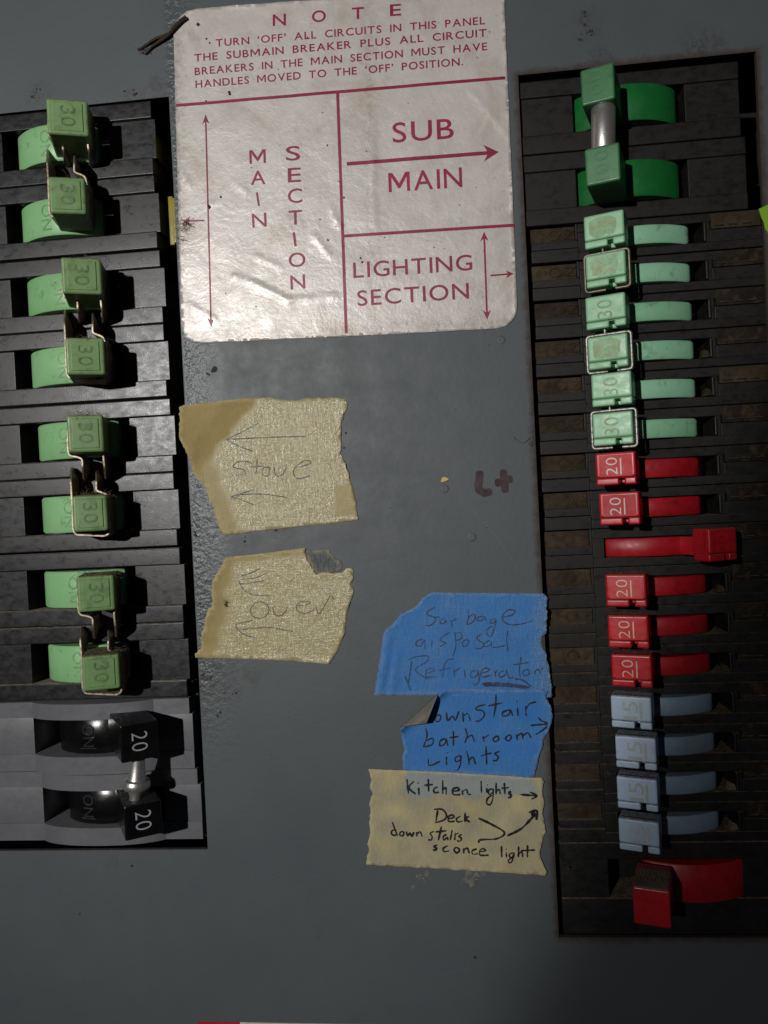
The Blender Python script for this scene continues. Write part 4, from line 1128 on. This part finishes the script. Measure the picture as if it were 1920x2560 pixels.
D5 = [[(640, 1040), (610, 1050), (600, 1085), (625, 1095), (645, 1070), (640, 1040)], [(690, 1020), (700, 1085), (740, 1050), (760, 1085), (790, 1010)], [(820, 1020), (825, 1100)], [(825, 1050), (860, 1030), (880, 1090)],
      [(1000, 960), (940, 975), (925, 1000), (980, 1010), (990, 1050), (950, 1090), (920, 1090)], [(1085, 880), (1080, 980), (1065, 1062)], [(1020, 970), (1140, 945)], [(1190, 1000), (1140, 1020), (1140, 1050), (1185, 1040), (1197, 1000), (1218, 1050)],
      [(1255, 985), (1260, 1050)], [(1250, 930)], [(1320, 970), (1325, 1052)], [(1322, 1000), (1350, 955), (1405, 938)], ([(1360, 1125), (1430, 1120), (1505, 1115)], .75), ([(1420, 1060), (1450, 1090), (1505, 1115), (1460, 1160), (1400, 1200)], .75)]
D6 = [[(525, 0), (535, 60), (505, 150)], [(525, 100), (580, 80), (575, 130), (510, 147)], [(680, 80), (640, 100), (640, 140), (680, 120), (687, 85), (702, 142)], [(745, 20), (745, 142)], [(710, 75), (785, 65)], [(840, 0), (855, 60), (835, 117)], [(840, 90), (890, 55), (912, 107)],
      [(980, 60), (990, 112)], [(985, 80), (1030, 50)], [(1080, 65), (1060, 85), (1075, 105), (1105, 90), (1100, 65), (1080, 65)], [(1180, 55), (1160, 80), (1180, 100), (1205, 80), (1200, 55), (1180, 55)], [(1245, 45), (1255, 97)], [(1250, 65), (1288, 40), (1300, 87)], [(1300, 60), (1338, 35), (1362, 77)],
      [(545, 240), (555, 297), (640, 262)], [(690, 225), (690, 292)], [(690, 190)], [(800, 215), (760, 235), (765, 265), (800, 250), (805, 215), (800, 290), (770, 342), (750, 330)], [(850, 180), (865, 240), (870, 292)], [(865, 260), (900, 230), (922, 287)], [(1005, 140), (1010, 292)], [(960, 220), (1050, 195)], [(1112, 185), (1075, 200), (1100, 225), (1090, 255), (1058, 257)]]
write(D5, sc5, ox5, oy5, .6, .2, h4, 'handwriting', M['ink_black'], t4)
write(D6, sc6, ox6, oy6, .6, .2, h4, 'handwriting', M['ink_black'], t4)
# newer masking tape, kitchen lights
o5 = tr([(70, 322), (345, 332), (700, 347), (1100, 372), (1380, 392), (1450, 392), (1465, 430), (1450, 500), (1470, 600), (1455, 680), (1465, 720), (1480, 810), (1455, 900), (1430, 990), (1450, 1060), (1470, 1100), (1490, 1140), (1480, 1170), (1100, 1145), (600, 1115), (300, 1100), (50, 1082), (55, 1030), (75, 960), (60, 920), (85, 830), (75, 760), (90, 650), (75, 600), (100, 520), (80, 460), (95, 400)], sc6, ox6, oy6)
def h5(x, y): return .58+.05*wob(x, y, .025, 15) if 1003 < x < 1340 and y < 1990 else .36+.1*wob(x, y, .03, 16)+.16*max(0, min(1, (2010-y)/25))
t5 = thing('tape_label', at(1140, 2050, 0), 'pale masking tape reading kitchen lights, deck, downstairs sconce light in black marker', 'tape', 'tape notes on the panel')
sheet('tape', torn(o5, 2.4, 3.5, (0, 1, 2, 3, 4, 17, 18, 19, 20)), .2, h5, M['new_tape'], t5, 8, .12, lambda x, y: min(1, max(0, .55+.9*wob(x, y, .022, 7))), lambda x, y: (1 if 1014 < x < 1336 and y < 1990+18*wob(x, y, .03, 1) else 0)*.9)
K = [[(375, 400), (388, 520)], [(430, 420), (390, 470), (445, 522)], [(468, 470), (472, 532)], [(462, 430)], [(545, 400), (548, 502)], [(512, 452), (585, 445)], [(620, 465), (590, 480), (595, 510), (632, 505)], [(660, 410), (660, 522)], [(660, 490), (685, 470), (687, 527)],
     [(735, 500), (790, 490), (775, 470), (740, 485), (745, 525), (802, 525)], [(815, 490), (820, 532)], [(820, 500), (850, 485), (860, 520), (887, 525)], [(965, 415), (968, 512)], [(1010, 470), (1012, 512)], [(1012, 445)],
     [(1055, 480), (1025, 490), (1030, 525), (1060, 505), (1062, 480), (1058, 560), (1040, 605), (1012, 600), (1015, 560), (1050, 530)], [(1085, 430), (1085, 522)], [(1085, 500), (1110, 485), (1117, 522)], [(1150, 430), (1155, 522)], [(1125, 475), (1187, 470)], [(1205, 500), (1185, 515), (1205, 530), (1195, 550), (1178, 547)],
     ([(1270, 525), (1410, 535)], .85), ([(1352, 505), (1410, 535), (1367, 562)], .85),
     [(620, 650), (605, 752)], [(590, 645), (655, 645), (690, 690), (670, 730), (600, 752)], [(705, 720), (750, 710), (735, 690), (705, 705), (710, 742), (757, 740)], [(800, 700), (770, 720), (780, 745), (817, 738)], [(838, 670), (838, 747)], [(870, 700), (840, 720), (877, 747)],
     [(258, 745), (278, 800), (300, 858)], [(282, 806), (256, 816), (252, 840), (275, 853), (296, 840)], [(330, 820), (315, 845), (340, 857), (350, 830), (330, 820)], [(370, 820), (380, 857), (400, 835), (415, 860), (430, 825)], [(450, 825), (455, 862)], [(455, 840), (480, 825), (497, 864)], [(592, 820), (560, 835), (575, 860), (570, 887), (543, 887)], [(650, 780), (625, 892)], [(600, 825), (692, 815)],
     [(690, 845), (665, 860), (670, 890), (695, 870), (702, 892)], [(735, 810), (720, 892)], [(760, 830), (755, 892)], [(757, 850), (787, 830)], [(812, 845), (785, 860), (810, 875), (795, 900), (773, 892)],
     [(617, 930), (590, 940), (610, 955), (600, 970), (581, 965)], [(702, 935), (665, 955), (670, 982), (712, 975)], [(770, 945), (750, 965), (770, 992), (795, 970), (770, 945)], [(825, 955), (828, 997)], [(828, 970), (855, 955), (872, 997)], [(932, 960), (895, 975), (900, 1002), (942, 997)], [(950, 985), (1000, 975), (980, 958), (955, 975), (960, 1010), (1027, 1010)],
     [(1128, 935), (1130, 1027)], [(1165, 985), (1168, 1027)], [(1163, 958)], [(1220, 990), (1190, 1005), (1200, 1030), (1225, 1010), (1227, 990), (1215, 1050), (1195, 1072), (1183, 1050), (1232, 1020)], [(1265, 940), (1262, 1027)], [(1262, 1000), (1290, 985), (1297, 1027)], [(1335, 930), (1335, 1027)], [(1280, 975), (1397, 968)],
     ([(943, 715), (1040, 760), (1152, 830), (1095, 878), (1000, 885), (955, 890), (945, 912)], .8), ([(1173, 856), (1290, 795), (1400, 680)], .9), ([(1345, 670), (1410, 657), (1405, 732)], .9), ([(1365, 672), (1400, 700)], 1.5)]
write(K, sc6, ox6, oy6, .72, .2, h5, 'handwriting', M['ink_black'], t5)

# ---- marker writing, flecks and scuffs on the paint
mb = MB(); flat = lambda x, y: .05
def mark(pts, w): mb.ribbon([(at(1060+.217*x, 1120+.217*y).x, at(1060+.217*x, 1120+.217*y).y) for x, y in pts], w, flat, True)
mark([(642, 262), (640, 330), (625, 430), (632, 480), (690, 520), (755, 505), (785, 500)], 2.9)
ob = mb.build('marker_letter', M['marker'], None, 0, flat_up=True); tag(ob, 'maroon marker letter L written on the grey panel', 'writing', 'maroon marker writing on the panel')
mb = MB(); mark([(915, 245), (918, 330), (930, 430), (937, 515)], 2.7); flat = lambda x, y: .075; mark([(815, 405), (880, 395), (960, 365), (1020, 355)], 2.9)
ob = mb.build('marker_cross', M['marker'], None, 0, flat_up=True); tag(ob, 'maroon marker plus sign written on the panel right of the letter L', 'writing', 'maroon marker writing on the panel')
mb = MB(); mb.prism([at(1060+.217*x, 1120+.217*y, .05) for x, y in ((190, 392), (205, 345), (235, 336), (285, 362), (250, 385), (205, 398))], (.1, .1, .5))
ob = mb.build('paint_fleck', M['chip'], None, 0); tag(ob, 'small cream fleck stuck on the panel left of the maroon writing', 'debris')
mb = MB(); mb.tube([at(x, y, .3) for x, y in ((1284, 1092), (1296, 1104), (1308, 1108), (1318, 1102), (1326, 1092))], .055, 5)
ob = mb.build('hair', M['speck'], None, 0); tag(ob, 'fine dark hair on the panel at the edge of the right opening', 'hair')
flat = lambda x, y: .03
mb = MB()
def scf(p, w): mb.ribbon([(at(*q).x, at(*q).y) for q in p], w, flat)
scf([(1150, 1235), (1185, 1278), (1240, 1340), (1297, 1424)], .32)
for _ in range(34):
    x, y = random.uniform(470, 1320), random.uniform(870, 2500); a = random.choice((random.gauss(1.1, .5), random.uniform(0, 3.1))); L_ = random.uniform(10, 60)
    scf([(x, y), (x+L_*.5*math.cos(a)+2, y+L_*.5*math.sin(a)), (x+L_*math.cos(a), y+L_*math.sin(a))], random.uniform(.1, .22))
scf([(1118, 980), (1124, 1003), (1128, 1040)], .15)
ob = mb.build('scratch', M['scuff'], None, 0, flat_up=True); tag(ob, 'thin pale scratches in the grey paint, longest below the maroon writing', 'scratch')
for (x, y, lab) in ((1253, 850, 'small round paint blister just below the printed notice'), (1180, 1343, 'small round paint blister below the maroon writing'), (1112, 1222, 'small round paint blister just under the cream fleck')):
    mb = MB(); c = at(x, y); mb.lathe((c.x, c.y, -.05), (0, 0, 1), [(0, 1.5), (.08, 1.42), (.16, 1.15), (.19, .9), (.17, .5), (.16, .1)], 20)
    ob = mb.build('paint_blister', M['panel'], None, 60); tag(ob, lab, 'blister', 'paint blisters on the panel')
mb = MB()
for _ in range(26):
    px = random.choice((random.gauss(1060, 22), random.gauss(1175, 18))); py = 2178+abs(random.gauss(0, 17))
    speck(mb, px, py, random.uniform(.3, 1.1), .015)
for q in mb.bm.verts: q.co.z = min(q.co.z, .05)
ob = mb.build('glue_residue', M['residue'], None, 40); tag(ob, 'pale glue residue just below the kitchen lights tape', 'residue', kind='stuff')
